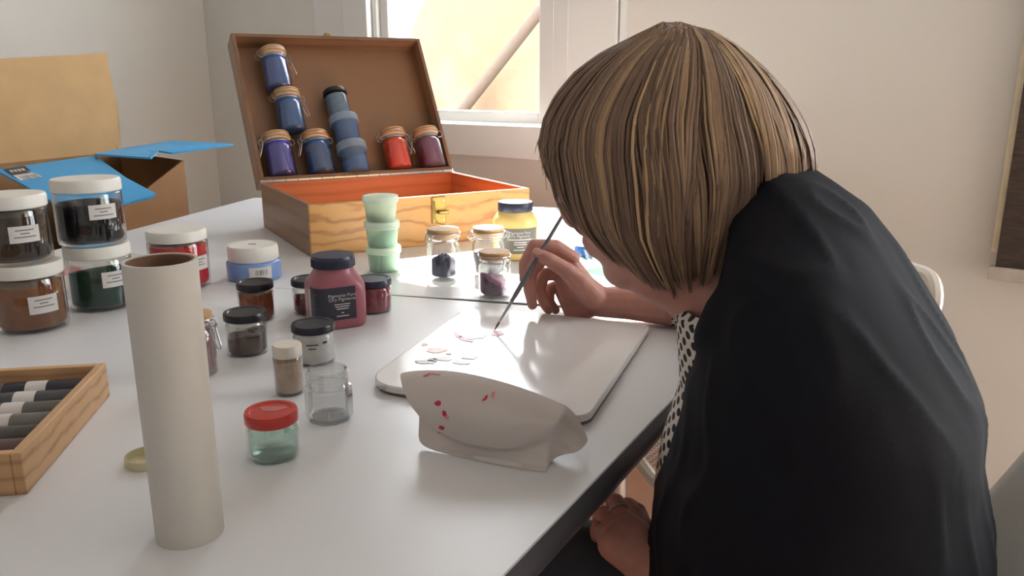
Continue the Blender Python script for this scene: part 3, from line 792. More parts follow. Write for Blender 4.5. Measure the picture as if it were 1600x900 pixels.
for k, (ca, cb, nm) in enumerate(rowcol):
    yv = td_ - tt - .016 - k * .0318
    for s, (colr, nmx) in enumerate(((ca, nm), (cb, rowcol2[k]))):
        x1 = -tt - .006 - s * .128
        place = ('against the far board', 'in the second row', 'in the third row', 'in the middle row', 'in the fifth row', 'in the sixth row', 'against the near board')[k]
        t = thing('pigment_tube', '%s pigment tube with paper band lying in the tray %s' % (nmx, place), 'tube', (0, 0, 0), 0, 'pigment tubes in the tray')
        # local axis along +x, cap at the left end
        t.matrix_world = TM @ Matrix.Translation((x1 - .122, yv, .006 + rv)) @ Matrix.Rotation(PI / 2, 4, 'Y')
        bm = B(); lathe(bm, [(rv * .8, .034), (rv, .037), (rv, .118), (rv * .85, .122), (rv * .1, .122)], 20); obj('tube_body', bm, mat('tube_%s' % nmx, srgb(*colr), .35, vary=.15, scale=60), t, 40)
        bm = B(); lathe(bm, [(rv * .7, 0), (rv * .95, .003), (rv * .9, .012), (rv * 1.0, .018), (rv * .92, .027), (rv * .98, .036)], 14); obj('cap', bm, M_cap, t, 40)
        bm = B(); lathe(bm, [(rv * 1.03, .060), (rv * 1.03, .082)], 20, caps=(False, False)); obj('paper_band', bm, M_label, t, 60)

# ---------------------------------------------------------------- palette board, paper, brush
zp = ZT + .012
pal = thing('palette_board', 'glossy white palette board with rounded corners and paint smears', 'palette', (0, 0, 0))
ppoly = [(-0.178, 0.898), (-0.070, 1.235), (0.205, 1.130), (0.080, 0.790), ]
pr = rounded(ppoly, [.045, .012, .016, .022], 8)
bm = B(); prism(bm, pr, ZT + .003, zp)
obj('board', bm, mat('glossy_white', srgb(232, 230, 232), .12, vary=.01, scale=3, bump=.03, bscale=14), pal, 30, .002)
bm = B(); prism(bm, [(p[0] * .99 + .0002, p[1] * .995 + .005) for p in pr], ZT, ZT + .0032); obj('board_base', bm, mat('board_brown', srgb(120, 96, 84), .6), pal, 30)
bm = B(); lathe(bm, [(.006, zp + .0001), (.005, zp + .0006)], 14, c=tuple(onz(598, 606, zp).xy)); obj('hole', bm, M_print, pal)
def smear(pts, mname, rgb, rough=.35, parent=pal, h=.0006, z=zp):
    bm = B(); q = [onz(x, y, z) for x, y in pts]
    q = [tuple(p.xy) for p in q]
    prism(bm, q, z, z + h); obj('paint_smear', bm, mat(mname, srgb(*rgb), rough, vary=.2, scale=120), parent, 30)
def blobpts(cx, cy, rx, ry, n=16, j=.25, rot=0.0):
    out = []
    for i in range(n):
        a = 2 * PI * i / n; k = 1 + random.uniform(-j, j)
        dx, dy = rx * k * math.cos(a), ry * k * math.sin(a)
        out.append((cx + dx * math.cos(rot) - dy * math.sin(rot), cy + dx * math.sin(rot) + dy * math.cos(rot)))
    return out
smear(blobpts(738, 525, 24, 5.5), 'paint_pale_pink', (226, 190, 192))
smear(blobpts(776, 521, 10, 4), 'paint_pink', (214, 140, 150))
smear([(709, 519), (713, 518), (720, 526), (733, 531), (741, 533), (738, 535), (722, 532), (712, 526)], 'paint_rose', (206, 96, 110))
smear(blobpts(682, 548, 16, 4), 'paint_peach', (226, 172, 148))
smear(blobpts(664, 566, 16, 3), 'paint_grey', (186, 176, 172))
smear(blobpts(692, 561, 14, 3), 'paint_grey', (186, 176, 172))
smear(blobpts(735, 558, 13, 4), 'paint_grey', (186, 176, 172))
smear(blobpts(720, 566, 13, 4), 'paint_grey', (186, 176, 172))
smear(blobpts(676, 563, 8, 2.6, 10, .15), 'paint_black', (46, 42, 44))
smear(blobpts(701, 553, 5, 1.5, 10, .15), 'paint_dark_grey', (96, 84, 80))
smear(blobpts(664, 538, 6, 2, 10, .3), 'paint_peach', (226, 172, 148))

# bent sheet of paper standing on the board's near corner
rowsp = [
    [onz(654, 698, ZT + .0006), onz(704, 711, ZT + .0006), onz(755, 722, ZT + .0006), onz(805, 732, ZT + .0006), onz(853, 738, ZT + .0006), onz(856, 722, ZT + .0006), onz(858, 714, ZT + .0006)],
    [at(654, 676, .750), at(704, 703, .738), at(755, 716, .727), at(806, 724, .716), at(854, 726, .707), at(868, 716, .712), at(880, 710, .716)],
    [at(655, 654, .752), at(705, 692, .739), at(757, 705, .728), at(808, 707, .718), at(858, 690, .712), at(880, 700, .718), at(896, 708, .716)],
    [at(655, 650, .750), at(705, 688, .733), at(757, 700, .722), at(808, 702, .712), at(861, 678, .710), at(884, 690, .716), at(908, 702, .712)],
    [at(640, 632, .748), at(699, 650, .724), at(757, 660, .714), at(815, 664, .706), at(869, 660, .708), at(893, 672, .718), at(920, 690, .716)],
    [at(628, 606, .760), at(692, 612, .736), at(757, 622, .727), at(822, 637, .720), at(877, 648, .718), at(898, 660, .730), at(917, 682, .728)],
    [at(625, 586, .776), at(690, 584, .756), at(758, 596, .748), at(829, 618, .741), at(882, 641, .734), at(901, 655, .744), at(913, 674, .742)],
    [at(626, 581, .790), at(692, 576, .774), at(760, 589, .766), at(830, 610, .760), at(884, 634, .752), at(902, 650, .758), at(911, 668, .758)],
]
bm = B()
G = [addv(bm, r_) for r_ in rowsp]
cre = bm.edges.layers.float.new('crease_edge')
for i in range(7):
    for j in range(6): bm.faces.new((G[i][j], G[i][j + 1], G[i + 1][j + 1], G[i + 1][j]))
for e_ in bm.edges:
    a_, b_ = e_.verts
    for row in (G[2], G[3]):
        if a_ in row and b_ in row: e_[cre] = .75
    for i in range(7):
        if {a_, b_} == {G[i][4], G[i + 1][4]}: e_[cre] = .8
me = evaluated(bm, [('SUBSURF', dict(levels=3)), ('SOLIDIFY', dict(thickness=.0004, offset=0))])
M_sheet = mat('sheet_paper', srgb(208, 200, 196), .95, vary=.03, scale=10, bump=.25, spec=.1, bscale=26)
M_sheet.node_tree.nodes['Principled BSDF'].inputs['Transmission Weight'].default_value = 0.0
sheet = thing('paper_sheet', 'bent sheet of white paper with pink stains propped on the palette board', 'paper', (0, 0, 0))
sheet_o = obj('sheet', me, M_sheet, sheet, 60)
bpy.context.view_layer.update()
# stains: small patches lying on the sheet, found by casting from the front of the sheet
from mathutils.bvhtree import BVHTree
bvh = BVHTree.FromPolygons([v.co for v in me.vertices], [tuple(p.vertices) for p in me.polygons])
def stain(cx, cy, rx, ry, rot, rgb, nm):
    bm = B(); o = Vector((0, 0, CAMZ)); pts = []
    for (x, y) in blobpts(cx, cy, rx, ry, 12, .3, rot):
        hit = bvh.ray_cast(o, ray(x, y).normalized())
        if hit[0] is None: bm.free(); return
        nn = hit[1] if hit[1].y < 0 else -hit[1]
        pts.append(hit[0] + nn * .0005)
    rings(bm, [pts, [p + Vector((0, -.0003, 0)) for p in pts]])
    obj('stain', bm, mat(nm, srgb(*rgb), .8, vary=.3, scale=200), sheet, 0)
for args in ((666, 587, 6, 2.5, -.5), (675, 583, 5, 2.5, -.2), (684, 583, 4, 4, .3)): stain(*args, (210, 110, 125), 'stain_pink')
for args in ((685, 631, 5, 4, .3), (695, 646, 3, 5, -.4), (690, 668, 4, 3, .2), (758, 623, 2.2, 6, .7)): stain(*args, (196, 50, 88), 'stain_crimson')
for args in ((771, 617, 2.5, 6, .2), (699, 652, 3, 3, 0), (686, 676, 3, 2, 0)): stain(*args, (224, 140, 152), 'stain_light')

# sheet of paper with swatch lying behind the jar stacks
t = thing('paper_leaf', 'white sheet with a red paint patch lying between the jar stacks', 'paper', (0, 0, 0))
q = [tuple(onz(x, y, ZT).xy) for x, y in ((60, 418), (150, 388), (232, 400), (120, 474))]
bm = B(); prism(bm, q, ZT, ZT + .0012); obj('sheet', bm, M_paper, t, 30)
q = [tuple(onz(x, y, ZT).xy) for x, y in ((92, 424), (112, 416), (128, 420), (116, 430), (98, 432))]
bm = B(); prism(bm, q, ZT + .0012, ZT + .0016); obj('red_patch', bm, mat('patch_red', srgb(206, 104, 100), .6), t, 30)
q = [tuple(onz(115 + 16 * math.cos(a), 460 + 10 * math.sin(a), ZT).xy) for a in [2 * PI * i / 20 for i in range(20)]]
bm = B(); prism(bm, q, ZT + .0012, ZT + .0016); obj('lilac_patch', bm, mat('patch_lilac', srgb(176, 172, 184), .6), t, 30)

# ---------------------------------------------------------------- carton at the left
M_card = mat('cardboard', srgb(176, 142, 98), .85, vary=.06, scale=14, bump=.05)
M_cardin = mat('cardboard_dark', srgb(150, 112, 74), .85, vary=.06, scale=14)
M_blue = mat('blue_print', srgb(58, 160, 218), .4, vary=.03)
K2 = at(187, 238, 2.66); K1 = at(284, 247, 2.36); K3 = at(-60, 268, 2.16)
zk = .875
K2.z = K1.z = K3.z = zk
K4 = K1 + (K3 - K2)
K4.z = .64
carton = thing('cardboard_box', 'opened brown cardboard carton with blue printed flaps', 'carton', (0, 0, 0))
def panel(name, pts, m, th=.005, par=carton, sub=False):
    pts = [Vector(p) for p in pts]
    nrm = (pts[1] - pts[0]).cross(pts[-1] - pts[0]).normalized() * th
    bm = B(); rings(bm, [pts, [p + nrm for p in pts]]); return obj(name, bm, m, par, 30)
def dn(p): return Vector((p.x, p.y, 0.0))
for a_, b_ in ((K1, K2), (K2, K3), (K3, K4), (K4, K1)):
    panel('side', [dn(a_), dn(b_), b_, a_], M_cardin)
panel('bottom', [dn(K1) + Vector((0, 0, .004)), dn(K2) + Vector((0, 0, .004)), dn(K3) + Vector((0, 0, .004)), dn(K4) + Vector((0, 0, .004))], M_card)
bk = panel('back_flap', [at(-60, 268, 2.17), at(187, 236, 2.67), at(184, 190, 2.70), at(181, 160, 2.72), at(172, 125, 2.74), at(165, 83, 2.77), at(-60, 95, 2.25)], M_card)
panel('tape', [at(151, 134, 2.70), at(156, 133, 2.70), at(166, 172, 2.675), at(160, 174, 2.675)], mat('clear_tape', srgb(216, 208, 196), .2), .001)
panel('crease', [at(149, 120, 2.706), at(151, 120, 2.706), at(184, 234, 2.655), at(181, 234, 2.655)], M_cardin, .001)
panel('right_flap', [at(148, 243, 2.28), at(236, 249, 2.22), at(248, 238, 2.34), at(268, 241, 2.34), at(366, 227, 2.52), at(270, 222, 2.72), at(190, 234, 2.66)], M_blue, .005)
ff = panel('front_flap', [at(-8, 265, 2.13), at(148, 243, 2.30), at(198, 278, 2.14), at(243, 302, 2.05), at(236, 308, 2.04), at(205, 315, 2.02), at(120, 338, 1.90), at(40, 290, 2.02)], M_blue, .005)
fv = [Vector(v.co) for v in ff.data.vertices]
def on_flap(x, y, lift=.002):
    p0, p1, p2 = fv[0], fv[1], fv[6]
    nn = (p1 - p0).cross(p2 - p0).normalized(); d = ray(x, y); o = Vector((0, 0, CAMZ))
    tt_ = (p0 - o).dot(nn) / d.dot(nn); p = o + d * tt_
    return p - d.normalized() * (.004 + lift)
panel('dark_print', [on_flap(5, 264), on_flap(38, 259), on_flap(52, 269), on_flap(20, 274)], mat('print_dark', srgb(66, 62, 60), .5), .0005)
panel('white_print', [on_flap(20, 274), on_flap(54, 269), on_flap(70, 279), on_flap(36, 284)], M_label, .0005)
for k in range(7):
    panel('barcode_bar', [on_flap(30 + k * 4, 275 - k * .6, .003), on_flap(31.5 + k * 4 + (k % 3) * .6, 275 - k * .6, .003), on_flap(40.5 + k * 4 + (k % 3) * .6, 281 - k * .6, .003), on_flap(39 + k * 4, 281 - k * .6, .003)], M_print, .0003)
for k in range(4):
    panel('print_mark', [on_flap(14 + k * 6, 266 - k * .9, .003), on_flap(18 + k * 6, 265.4 - k * .9, .003), on_flap(22.5 + k * 6, 268.6 - k * .9, .003), on_flap(18.5 + k * 6, 269.2 - k * .9, .003)], M_silver, .0003)

# ---------------------------------------------------------------- chairs and crate
def dots_mat(name, base, dot, scale, rad, hole=False, rough=.45, stagger=True):
    m = bpy.data.materials.new(name); m.use_nodes = True
    nt = m.node_tree; N = nt.nodes; L = nt.links; b = N['Principled BSDF']; b.inputs['Roughness'].default_value = rough
    uv = N.new('ShaderNodeUVMap'); mp = N.new('ShaderNodeMapping'); mp.inputs['Scale'].default_value = (scale, scale, 1); L.new(uv.outputs['UV'], mp.inputs['Vector'])
    def dotgrid(off):
        a = N.new('ShaderNodeVectorMath'); a.operation = 'ADD'; a.inputs[1].default_value = (off, off, 0); L.new(mp.outputs['Vector'], a.inputs[0])
        f = N.new('ShaderNodeVectorMath'); f.operation = 'FRACTION'; L.new(a.outputs['Vector'], f.inputs[0])
        s = N.new('ShaderNodeVectorMath'); s.operation = 'SUBTRACT'; s.inputs[1].default_value = (.5, .5, 0); L.new(f.outputs['Vector'], s.inputs[0])
        ln = N.new('ShaderNodeVectorMath'); ln.operation = 'LENGTH'; L.new(s.outputs['Vector'], ln.inputs[0])
        lt = N.new('ShaderNodeMath'); lt.operation = 'LESS_THAN'; lt.inputs[1].default_value = rad; L.new(ln.outputs['Value'], lt.inputs[0])
        return lt.outputs['Value']
    mxn = N.new('ShaderNodeMath'); mxn.operation = 'MAXIMUM'
    L.new(dotgrid(0), mxn.inputs[0]); L.new(dotgrid(.5), mxn.inputs[1])
    if hole:
        b.inputs['Base Color'].default_value = (*base, 1)
        inv = N.new('ShaderNodeMath'); inv.operation = 'SUBTRACT'; inv.inputs[0].default_value = 1; L.new(mxn.outputs['Value'], inv.inputs[1])
        L.new(inv.outputs['Value'], b.inputs['Alpha'])
    else:
        mc = N.new('ShaderNodeMixRGB'); mc.inputs[1].default_value = (*base, 1); mc.inputs[2].default_value = (*dot, 1)
        L.new(mxn.outputs['Value'], mc.inputs['Fac']); L.new(mc.outputs['Color'], b.inputs['Base Color'])
    return m
M_perf = dots_mat('perforated_white', srgb(222, 214, 202), (0, 0, 0), 62, .27, True)
M_cwhite = mat('chair_white', srgb(226, 220, 210), .4, vary=.02)
def uvgrid(bm, fn, nu, nv, su, sv):
    """grid surface with metric uv"""
    uvl = bm.loops.layers.uv.verify()
    V = [[bm.verts.new(fn(i / nu, j / nv)) for i in range(nu + 1)] for j in range(nv + 1)]
    for j in range(nv):
        for i in range(nu):
            f = bm.faces.new((V[j][i], V[j][i + 1], V[j + 1][i + 1], V[j + 1][i]))
            for lp, (a, b_) in zip(f.loops, ((i, j), (i + 1, j), (i + 1, j + 1), (i, j + 1))): lp[uvl].uv = (a / nu * su, b_ / nv * sv)
def chair(label, loc, rz, top=.80):
    t = thing('perforated_chair', label, 'chair', loc, rz)
    # local: faces -x ; seat z .45
    bm = B(); uvgrid(bm, lambda u, v: Vector((-.19 + .38 * u, -.2 + .40 * v, .452 - .012 * math.sin(PI * v))), 8, 8, .38, .40)
    obj('seat', bm, M_perf, t, 60)
    bm = B(); tube(bm, [Vector((x, y, .452)) for x, y in rounded([(-.2, -.21), (.2, -.21), (.2, .21), (-.2, .21)], .05)], .011, 8, True); obj('seat_frame', bm, M_cwhite, t)
    bx_ = lambda z: .205 + (z - .45) * .18
    z0 = top - .30
    bm = B(); uvgrid(bm, lambda u, v: Vector((bx_(z0 + (top - z0) * v) + .02 * math.sin(PI * u), -.19 + .38 * u, z0 + .01 + (top - z0 - .02) * v)), 8, 8, .38, .30)
    obj('backrest', bm, M_perf, t, 60)
    bm = B(); pts = [(y, z) for y, z in rounded([(-.205, z0), (.205, z0), (.205, top), (-.205, top)], .05)]
    tube(bm, [Vector((bx_(z) + .02 * math.sin(PI * (y + .205) / .41), y, z)) for y, z in pts], .011, 8, True); obj('back_frame', bm, M_cwhite, t)
    for s in (-1, 1):
        bm = B(); tube(bm, [(.19, s * .19, .45), (bx_(z0), s * .195, z0 + .02)], .011, 8); obj('back_post', bm, M_cwhite, t)
        for s2 in (-1, 1):
            bm = B(); tube(bm, [(s2 * .18, s * .18, .445), (s2 * .20, s * .20, 0.0)], .011, 8); obj('leg', bm, M_cwhite, t)
    return t
chair('white perforated metal chair tucked in beyond the woman', (0.405, 1.42, 0), math.radians(10), .785)
# chair the woman sits on: pale shell with sloping sides
fdir = Vector((-.872, .489, 0)); rdir = Vector((.489, .872, 0))
t = thing('shell_chair', 'pale grey shell chair under the woman in black', 'chair', (0.30, .765, 0), math.atan2(fdir.y, fdir.x))
# local: +x forward, +y to her left
bm = B()
def shellf(u, v):
    y = .22 * (2 * u - 1)
    if v < .5:
        x = .20 - .36 * (v / .5); z = .44 + .03 * (2 * u - 1) ** 2
    else:
        k = (v - .5) / .5; x = -.16 - .15 * k; z = .44 + .28 * k ** 1.3 + .03 * (2 * u - 1) ** 2; y *= 1 - .1 * k; x += .07 * (2 * u - 1) ** 2
    return Vector((x, y, z))
uvgrid(bm, shellf, 14, 20, .4, .8)
me = evaluated(bm, [('SOLIDIFY', dict(thickness=.012)), ('SUBSURF', dict(levels=1))])
obj('seat_shell', me, mat('shell_grey', srgb(196, 192, 182), .5, vary=.03), t, 60)
for sx in (-1, 1):
    for sy in (-1, 1):
        bm = B(); tube(bm, [(sx * .12, sy * .14, .43), (sx * .19, sy * .19, 0)], .012, 8); obj('leg', bm, M_metal, t)
# crate on the floor
cr_ = thing('wooden_crate', 'orange brown wooden crate on the floor under the table', 'crate', (0.05, 2.00, 0), math.radians(12))
M_crate = wood('crate_wood', srgb(176, 96, 44), srgb(206, 130, 66), 4, (1, 3, 3), .5, 3)
for z in (.06, .165, .27):
    for (c, s) in (((0, -.19, z), (.40, .014, .09)), ((0, .19, z), (.40, .014, .09)), ((-.193, 0, z), (.014, .366, .09)), ((.193, 0, z), (.014, .366, .09))):
        bx('slat', c, s, M_crate, cr_, .001)
bx('bottom', (0, 0, .008), (.37, .366, .014), M_crate, cr_)
for sx in (-1, 1):
    for sy in (-1, 1): bx('corner_post', (sx * .176, sy * .173, .157), (.02, .02, .31), mat('crate_post', srgb(214, 178, 122), .5), cr_)

# ---------------------------------------------------------------- the woman
M_skin = mat('skin', srgb(192, 138, 126), .5, vary=.10, scale=45, bump=.10, sss=.12, bscale=160)
M_jacket = mat('jacket_cloth', srgb(27, 28, 34), .85, vary=.12, scale=8, bump=.05, spec=.12, bscale=300)
M_shirt = dots_mat('dotted_shirt', srgb(222, 214, 206), srgb(26, 24, 28), 58, .24, False, .7)
M_trous = mat('trouser_cloth', srgb(58, 64, 74), .8, vary=.12, scale=60)
person = thing('person', 'woman with blond bob in black jacket bending over the board, painting', 'person', (0.40, 0.72, 0))
PO = person.location.copy()
def pobj(name, me, m, par=person, smooth=60):
    if not isinstance(me, bpy.types.Mesh): me = mesh(me, name)
    me.transform(Matrix.Translation(-PO)); return obj(name, me, m, par, smooth)

# --- body: head, neck, torso, arms with hands (one mesh)
def join(meshes, name):
    bm = B()
    for q in meshes: bm.from_mesh(q)
    for q in meshes: bpy.data.meshes.remove(q)
    me = bpy.data.meshes.new(name); bm.to_mesh(me); bm.free(); return me
HY = .80
hc = at(1030, 250, HY)
tiltF = math.radians(15)
hf = Vector((-.90, .36, 0)).normalized()              # where the head points (horizontal)
hl = Vector((0, 0, 1)).cross(hf)
hfw = (hf * math.cos(tiltF) - Vector((0, 0, 1)) * math.sin(tiltF)).normalized()
hup = hfw.cross(hl).normalized()
HM = Matrix((hfw, hl, hup)).transposed()
def hp(f, l, u): return hc + hfw * f + hl * l + hup * u
bm = B()
ellipsoid(bm, hp(-.005, 0, .022), (.092, .074, .088), HM)
ellipsoid(bm, hp(.030, 0, -.045), (.062, .060, .078), HM)       # face
ellipsoid(bm, hp(.052, 0, -.100), (.030, .030, .024), HM)       # chin
ellipsoid(bm, hp(.098, 0, -.032), (.016, .014, .020), HM)       # nose tip
capsule(bm, hp(.092, 0, .004), hp(.102, 0, -.03), .009, .013)
for s in (-1, 1):
    ellipsoid(bm, hp(.078, s * .031, .000), (.013, .014, .010), HM)   # eyes
    ellipsoid(bm, hp(.084, s * .030, .016), (.012, .022, .006), HM)   # brows
    ellipsoid(bm, hp(.070, s * .034, -.040), (.022, .020, .020), HM)  # cheeks
    ellipsoid(bm, hp(-.012, s * .074, -.012), (.017, .006, .030), HM) # ears
capsule(bm, hp(.086, -.018, -.064), hp(.086, .018, -.064), .007, .007)  # mouth
capsule(bm, hp(.083, -.016, -.074), hp(.083, .016, -.074), .008, .008)
chain(bm, [hp(-.015, 0, -.05), at(1040, 400, .80), at(1078, 424, .795), at(1125, 450, .79), Vector((.27, .79, .88))], [.058, .050, .048, .055, .080])
head_me = remesh(bm, .004, 6)
# torso
bm = B()
chain(bm, [Vector((.27, .79, .89)), Vector((.31, .75, .78)), Vector((.34, .75, .60)), Vector((.37, .75, .54))], [.090, .10, .10, .09])
chain(bm, [Vector((.25, .70, .89)), Vector((.30, .88, .89))], [.045, .045])
torso_me = remesh(bm, .009, 6)
# right arm with the painting hand
def P(x, y, Y): return at(x, y, Y)
bm = B()
WR = P(938, 472, 1.19)
chain(bm, [Vector((.30, .90, .90)), Vector((.34, 1.08, .815)), P(1050, 478, 1.165), P(985, 473, 1.18), WR], [.048, .040, .031, .0265, .0235])
# palm
chain(bm, [WR, P(912, 452, 1.188), P(890, 408, 1.186)], [.0235, .0225, .0125])
chain(bm, [WR, P(905, 455, 1.205), P(884, 412, 1.205)], [.022, .021, .0125])
chain(bm, [WR, P(898, 470, 1.215), P(874, 428, 1.222)], [.022, .020, .0115])
chain(bm, [WR, P(896, 482, 1.222), P(872, 446, 1.235)], [.021, .018, .0105])
capsule(bm, P(912, 484, 1.20), P(895, 488, 1.205), .017, .014)                       # heel of the hand
chain(bm, [P(926, 464, 1.172), P(905, 440, 1.160), P(884, 422, 1.153)], [.019, .0175, .0125])  # thumb mount
rh = [remesh(bm, .0022, 5)]
def finger(pts, rad, vox=.0014):
    b2 = B(); chain(b2, pts, rad); return remesh(b2, vox, 4)
rh.append(finger([P(906, 441, 1.162), P(886, 423, 1.153), P(858, 406, 1.150), P(839, 396, 1.152)], [.0150, .0125, .0108, .0085]))      # thumb
rh.append(finger([P(893, 404, 1.186), P(868, 386, 1.182), P(836, 384, 1.176), P(820, 412, 1.168), P(819, 436, 1.162)], [.0130, .0118, .0108, .0094, .0078]))  # index
rh.append(finger([P(884, 412, 1.205), P(852, 400, 1.200), P(829, 424, 1.186), P(827, 452, 1.178), P(832, 476, 1.178)], [.0125, .0112, .0106, .0096, .0080]))  # middle
rh.append(finger([P(876, 428, 1.222), P(850, 428, 1.214), P(842, 452, 1.198), P(851, 474, 1.195), P(857, 484, 1.20)], [.0115, .0104, .0098, .0090, .0076]))  # ring
rh.append(finger([P(873, 446, 1.235), P(858, 452, 1.232), P(858, 472, 1.222), P(868, 484, 1.222)], [.0105, .0095, .0088, .0074]))      # little
# thumb nail
# left arm and hand resting on the thigh
bm = B()
LW = P(1012, 884, .735)
chain(bm, [Vector((.215, .68, .88)), Vector((.275, .63, .66)), LW], [.045, .040, .026])
chain(bm, [LW, P(985, 838, .765), P(972, 812, .790)], [.025, .022, .014])
chain(bm, [LW, P(972, 842, .760), P(955, 822, .785)], [.024, .022, .0135])
chain(bm, [LW, P(962, 850, .752), P(945, 835, .772)], [.022, .020, .012])
chain(bm, [LW, P(995, 838, .772), P(990, 806, .800)], [.022, .018, .013])
lh = [remesh(bm, .0024, 5)]
lh.append(finger([P(990, 808, .800), P(982, 792, .822), P(972, 792, .84), P(965, 800, .85)], [.0125, .0110, .0098, .008]))
lh.append(finger([P(973, 812, .790), P(962, 787, .812), P(956, 790, .835), P(951, 800, .845)], [.0125, .0116, .0098, .008]))
lh.append(finger([P(956, 823, .785), P(943, 806, .800), P(938, 810, .822), P(936, 820, .832)], [.0122, .0112, .0096, .008]))
lh.append(finger([P(946, 836, .772), P(936, 828, .784), P(934, 832, .80), P(933, 838, .812)], [.0110, .010, .009, .0075]))
lh.append(finger([P(1000, 860, .76), P(1004, 826, .79), P(996, 800, .815), P(985, 790, .83)], [.016, .0125, .0105, .0085]))
body_me = join([head_me, torso_me] + rh + lh, 'body')
body = pobj('body', body_me, M_skin)
# nails and ring
def nail(p, nrm, tdir, sx, sy):
    nrm = Vector(nrm).normalized(); tdir = (Vector(tdir) - nrm * Vector(tdir).dot(nrm)).normalized(); s = nrm.cross(tdir)
    bm = B(); ellipsoid(bm, p, (sx, sy, .0012), Matrix((tdir, s, nrm)).transposed(), 14)
    return pobj('fingernail', bm, mat('nail', srgb(206, 160, 146), .3), body)
nail(P(840, 393, 1.1425), (-.1, -.75, .5), P(839, 396, 1.152) - P(858, 406, 1.15), .0075, .0055)
rc = P(966, 801, .800); dirr = (P(962, 787, .812) - P(973, 812, .790)).normalized()
s_ = dirr.cross(Vector((0, 0, 1))).normalized(); u_ = s_.cross(dirr)
bm = B(); tube(bm, [rc + (s_ * math.cos(a) + u_ * math.sin(a)) * .0128 for a in [2 * PI * i / 24 for i in range(24)]], .0014, 6, True)
pobj('finger_ring', bm, M_metal, body)

# --- shirt (torso loft and right sleeve) with dots
def interp(tab, x):
    if x <= tab[0][0]: return tab[0][1:]
    for a, b_ in zip(tab[:-1], tab[1:]):
        if x <= b_[0]:
            k = (x - a[0]) / (b_[0] - a[0]); return tuple(p + (q - p) * k for p, q in zip(a[1:], b_[1:]))
    return tab[-1][1:]
def torso_ring(z, xl, xr, al, cy, n=56):
    hw = (xr - xl) / 2; cx = (xr + xl) / 2
    a2 = max(hw * hw - (al * .489) ** 2, (hw * .45) ** 2); af = math.sqrt(a2) / .872
    return [Vector((cx, cy, z)) + fdir * (af * math.cos(2 * PI * i / n)) + rdir * (-al * math.sin(2 * PI * i / n)) for i in range(n)]
uvs = []
bm = B(); uvl = bm.loops.layers.uv.verify()
ys = [478, 490, 510, 540, 570, 600, 630, 650, 680, 700, 740, 790]
xls = [1066, 1054, 1056, 1057, 1059, 1061, 1052, 1046, 1036, 1031, 1024, 1020]
prev = None; n = 56; acc = 0
for k, (yy, xx) in enumerate(zip(ys, xls)):
    p = at(xx, yy, .775)
    ringp = torso_ring(p.z, p.x, p.x + .13 + .006 * k, .075 + .003 * k, .775)
    R_ = addv(bm, ringp)
    if prev:
        for i in range(n):
            j = (i + 1) % n
            f = bm.faces.new((prev[0][i], prev[0][j], R_[j], R_[i]))
            for lp, (uu, zz) in zip(f.loops, ((i, prev[1]), (i + 1, prev[1]), (i + 1, p.z), (i, p.z))): lp[uvl].uv = (uu / n * .46, zz)
    prev = (R_, p.z)
slv = [Vector((.315, .93, .90)), Vector((.345, 1.07, .835)), Vector((.33, 1.13, .795)), P(1090, 477, 1.155), P(1052, 477, 1.165)]
rad = [.062, .056, .050, .040, .0345]
prev = None
for k, (p, r_) in enumerate(zip(slv, rad)):
    a = slv[max(0, k - 1)]; b_ = slv[min(len(slv) - 1, k + 1)]; tn = (b_ - a).normalized()
    s1 = tn.cross(Vector((0, 0, 1))).normalized(); u1 = s1.cross(tn)
    R_ = addv(bm, [p + (s1 * math.cos(2 * PI * i / 28) + u1 * math.sin(2 * PI * i / 28)) * r_ for i in range(28)])
    ln = 0 if not prev else prev[1] + (p - slv[k - 1]).length
    if prev:
        for i in range(28):
            j = (i + 1) % 28
            f = bm.faces.new((prev[0][i], prev[0][j], R_[j], R_[i]))
            for lp, (uu, zz) in zip(f.loops, ((i, prev[1]), (i + 1, prev[1]), (i + 1, ln), (i, ln))): lp[uvl].uv = (uu / 28 * .25, zz)
    prev = (R_, ln)
pobj('shirt', bm, M_shirt)

# --- jacket
jl = [(1.018, .240, .287), (1.005, .222, .314), (.985, .203, .345), (.95, .190, .384), (.91, .180, .416), (.86, .168, .448), (.81, .160, .470), (.75, .149, .472), (.69, .134, .482), (.59, .134, .492), (.46, .150, .495)]
bm = B()
rs = []
for k, (z, xl, xr) in enumerate(jl):
    al = (.045, .075, .105, .155, .185, .205, .215, .222, .225, .225, .22)[k]
    rs.append(torso_ring(z, xl, xr, al, .76 - .004 * k))
rings(bm, rs)
LS = Vector((.228, .672, .878))
chain(bm, [Vector((.265, .765, .965)), Vector((.250, .720, .922)), LS, Vector((.255, .635, .76)), Vector((.285, .625, .66)), Vector((.245, .66, .635)), P(1062, 898, .722)], [.050, .046, .064, .070, .066, .052, .034])
chain(bm, [Vector((.30, .88, .90)), Vector((.345, 1.0, .84))], [.075, .065])
me = remesh(bm, .0065, 8)
# broad folds of the cloth
from mathutils import noise as mnoise
me.update()
for v in me.vertices:
    p = v.co
    q = Vector((p.x * 7 + p.z * 3, p.y * 7, p.z * 3.0))
    f1 = mnoise.noise(q) ; f2 = mnoise.noise(q * 2.6 + Vector((3, 1, 7)))
    ridge = 1 - abs(f2) * 2
    v.co = p + v.normal * (.007 * f1 + .0035 * max(0, ridge) ** 2)
jacket = pobj('jacket', me, M_jacket)
